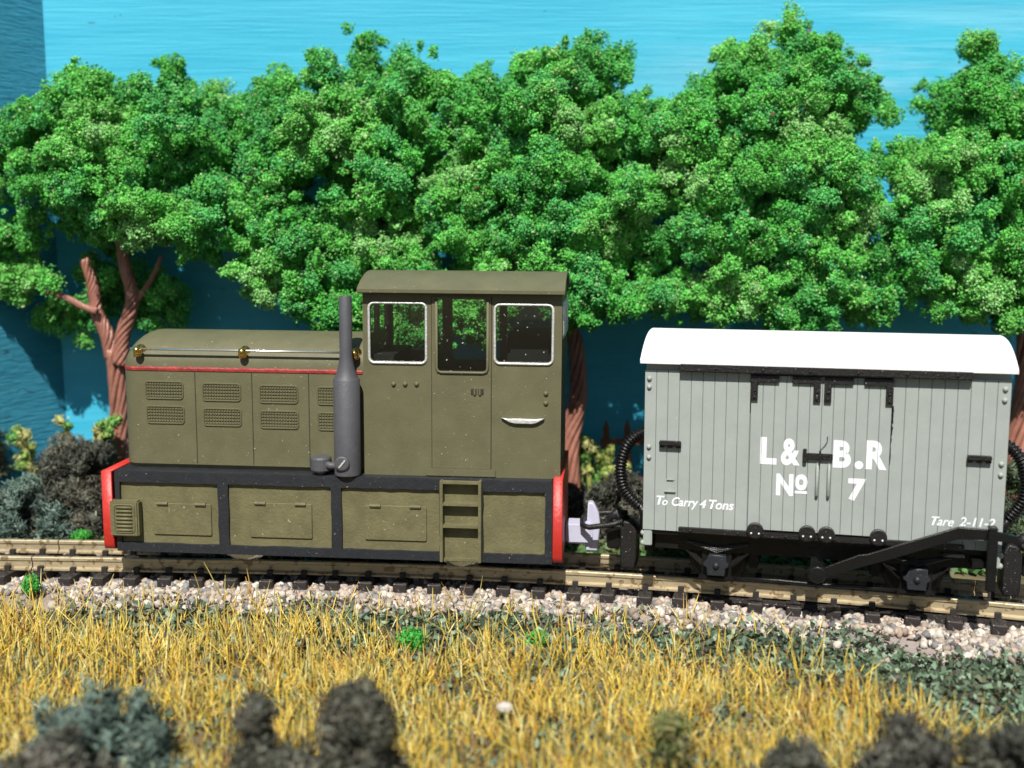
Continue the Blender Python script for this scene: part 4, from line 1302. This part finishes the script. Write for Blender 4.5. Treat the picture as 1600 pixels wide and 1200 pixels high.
# ---- underframe
uf = obj('underframe', B(-2.40, 1.88, -0.93, 0.93, 0.56, 0.86), M['iron'], van, bevel=0.01)
obj('floor_plate', B(-2.5, 2.0, -1.06, 1.06, 0.80, 0.862), M['iron'], uf)
obj('bolster_strip', B(1.35, 1.62, -1.10, -0.93, 0.74, 0.80), M['iron_spk'], uf, bevel=0.01)
for xc in (-1.55, 1.06):
    ag = plate('axleguard', [(xc - 0.20, 0.58), (xc - 0.20, 0.22), (xc - 0.12, 0.18), (xc + 0.12, 0.18), (xc + 0.20, 0.22), (xc + 0.20, 0.58)], [], -0.90, -0.84, M['iron'], van)
    for s in (-1, 1):
        bm = bmesh.new()
        tube(bm, [(xc + s * 0.19, -0.87, 0.36), (xc + s * 0.47, -0.87, 0.62)], 0.035, 4)
        obj('brace', bm, M['iron'], ag)
    # spring blades
    sp = bmesh.new()
    for k in range(3):
        tube(sp, [(xc - 0.42 + 0.1 * k, -0.96, 0.70 - 0.03 * k), (xc, -0.96, 0.62 - 0.03 * k), (xc + 0.42 - 0.1 * k, -0.96, 0.70 - 0.03 * k)], 0.022, 6)
    obj('spring', sp, M['iron'], ag)
    ab = plate('axlebox', [(xc - 0.12, 0.25), (xc + 0.12, 0.25), (xc + 0.13, 0.36), (xc + 0.17, 0.385), (xc + 0.165, 0.42), (xc + 0.13, 0.44), (xc + 0.13, 0.535), (xc + 0.03, 0.545), (xc - 0.1, 0.545), (xc - 0.13, 0.44), (xc - 0.175, 0.42), (xc - 0.17, 0.385), (xc - 0.13, 0.36)], [], -1.04, -0.90, M['black'], ag, bevel=0.012)
    bm = bmesh.new(); bmesh.ops.create_uvsphere(bm, u_segments=12, v_segments=8, radius=0.045)
    o = obj('axle_cap', bm, M['black'], ab, smooth=True); o.location = (xc, -1.045, 0.40)
    kp = obj('keep_plate', B(xc - 0.24, xc + 0.24, -0.98, -0.86, 0.165, 0.215), M['iron'], ag, bevel=0.01)
    for yw in (-0.52, 0.40):
        bm = bmesh.new()
        lathe_y(bm, [(0.05, 0), (0.36, 0.0), (0.38, 0.01), (0.38, 0.08), (0.42, 0.09), (0.42, 0.12), (0.05, 0.12)], (xc, yw, 0.38), 28)
        obj('wheel', bm, M['iron'], van)
# tie rod between the axleguards
bm = bmesh.new(); tube(bm, [(-1.32, -0.93, 0.205), (-0.7, -0.93, 0.215), (-0.2, -0.93, 0.20), (0.3, -0.93, 0.21), (0.83, -0.93, 0.20)], 0.026, 8)
obj('tie_rod', bm, M['iron'], uf, smooth=True)
# brake shoes
for xc, s in ((-1.55, 1), (1.06, -1)):
    obj('brake_block', B(*sorted((xc + s * 0.42, xc + s * 0.56)), -0.58, -0.38, 0.26, 0.60), M['iron'], uf, bevel=0.02)
# brake lever and its guide
lv = [(-0.27, 0.505), (-0.16, 0.435), (0.33, 0.60), (0.77, 0.765), (1.50, 1.04), (1.9, 1.05), (2.20, 1.03), (2.20, 1.13), (1.85, 1.19), (1.48, 1.205), (0.70, 0.895), (0.44, 0.80), (0.30, 0.79), (-0.03, 0.635), (-0.12, 0.60)]
bl_ = plate('brake_lever', [(-0.20, 0.36), (-0.14, 0.40), (0.36, 0.60), (0.80, 0.765), (1.50, 1.045), (1.9, 1.055), (2.20, 1.03), (2.205, 1.125), (1.85, 1.195), (1.49, 1.20), (0.74, 0.905), (0.40, 0.77), (0.30, 0.755), (-0.08, 0.575), (-0.20, 0.52)], [], -1.30, -1.25, M['iron'], van, bevel=0.008)
bm = bmesh.new(); lathe_y(bm, [(0.0, -1.34), (0.10, -1.335), (0.115, -1.32), (0.115, -1.2), (0.07, -0.9)], (-0.215, 0, 0.45), 18)
bmesh.ops.remove_doubles(bm, verts=bm.verts[:], dist=0.0005)
obj('lever_pivot', bm, M['iron'], bl_)
obj('pivot_hanger', B(-0.30, -0.13, -0.94, -0.86, 0.40, 0.70), M['iron'], uf)
g1 = obj('lever_guide', B(1.845, 1.965, -1.365, -1.315, 0.40, 1.195), M['iron'], van, bevel=0.012)
obj('guide_head', B(1.85, 1.96, -1.365, -1.20, 1.198, 1.232), M['iron_spk'], g1, bevel=0.01)
obj('guide_back', B(1.86, 1.95, -1.24, -1.20, 0.60, 1.195), M['iron'], g1)
obj('guide_stay', B(1.70, 1.99, -1.20, -0.95, 0.66, 0.74), M['iron'], g1)
# brake hoses
def hose(path):
    P = [Vector(p) for p in path]
    Q = [P[0] * 2 - P[1]] + P + [P[-1] * 2 - P[-2]]
    pts = []
    for i in range(1, len(Q) - 2):
        for k in range(22):
            t = k / 22
            pts.append(0.5 * ((2 * Q[i]) + (Q[i + 1] - Q[i - 1]) * t + (2 * Q[i - 1] - 5 * Q[i] + 4 * Q[i + 1] - Q[i + 2]) * t * t + (3 * Q[i] - Q[i - 1] - 3 * Q[i + 1] + Q[i + 2]) * t ** 3))
    rr = []
    acc = 0
    for i in range(len(pts)):
        if i: acc += (pts[i] - pts[i - 1]).length
        rr.append(0.078 + 0.014 * sin(acc / 0.048 * 2 * pi))
    bm = bmesh.new(); tube(bm, pts, rr, 12)
    return bm
h1 = obj('brake_hose', hose([(-2.62, -0.4, 2.10), (-2.76, -0.4, 2.03), (-2.90, -0.42, 1.86), (-2.965, -0.44, 1.58), (-2.94, -0.44, 1.32), (-2.84, -0.42, 1.14), (-2.70, -0.4, 1.0)]), M['iron'], van, smooth=True)
bm = bmesh.new(); tube(bm, [(-2.70, -0.4, 1.05), (-2.63, -0.4, 0.9), (-2.62, -0.4, 0.55)], 0.055, 10)
obj('hose_pipe', bm, M['iron'], h1, smooth=True)
h2 = obj('brake_hose', hose([(2.12, -0.4, 2.14), (2.24, -0.4, 2.08), (2.36, -0.42, 1.92), (2.43, -0.44, 1.66), (2.42, -0.44, 1.45), (2.36, -0.42, 1.30), (2.26, -0.4, 1.14)]), M['iron'], van, smooth=True)
bm = bmesh.new(); tube(bm, [(2.30, -0.4, 1.19), (2.18, -0.4, 1.02), (2.13, -0.4, 0.92), (2.12, -0.4, 0.55)], 0.055, 10)
obj('hose_pipe', bm, M['iron'], h2, smooth=True)
# headstocks and loop couplings
obj('headstock', B(VX0 + 0.01, VX0 + 0.12, -0.95, 0.95, 0.52, 0.85), M['iron'], uf)
obj('headstock', B(VX1 - 0.12, VX1 - 0.01, -0.95, 0.95, 0.52, 0.85), M['iron'], uf)
for s, xe in ((-1, VX0), (1, VX1)):
    f = lambda a: xe + s * a
    xs2 = sorted((f(0.20), f(0.44)))
    cp = plate('coupling', [(xs2[0] + 0.02, 0.0), (xs2[1] - 0.02, 0.0), (xs2[1], 0.15), (xs2[1], 0.58), (xs2[1] - 0.07, 0.70), (xs2[0] + 0.05, 0.72), (xs2[0], 0.6), (xs2[0], 0.1)], [], -0.20, 0.20, M['iron_spk'], van, bevel=0.02)
    obj('drawbar', B(*sorted((f(0.0), f(0.25))), -0.10, 0.10, 0.46, 0.62), M['iron'], cp)
    bm = bmesh.new()
    tube(bm, [(f(0.40), -0.22, 0.72), (f(0.58), -0.24, 0.66), (f(0.90), -0.24, 0.60), (f(1.01), -0.18, 0.61), (f(1.04), 0, 0.66), (f(1.01), 0.18, 0.70), (f(0.90), 0.24, 0.70), (f(0.55), 0.24, 0.73), (f(0.40), 0.22, 0.74)], 0.042, 8)
    obj('coupling_loop', bm, M['iron_spk'], cp, smooth=True)
    bm = bmesh.new()
    tube(bm, [(f(0.40), 0.0, 0.66), (f(0.52), 0, 0.78), (f(0.64), 0, 0.70), (f(0.60), 0, 0.56)], [0.10, 0.10, 0.06, 0.05], 8)
    obj('coupling_hook', bm, M['iron_spk'], cp, smooth=True)
    obj('drop_tail', B(*sorted((f(0.46), f(0.66))), -0.07, 0.07, 0.25, 0.56), M['iron'], cp, bevel=0.02)
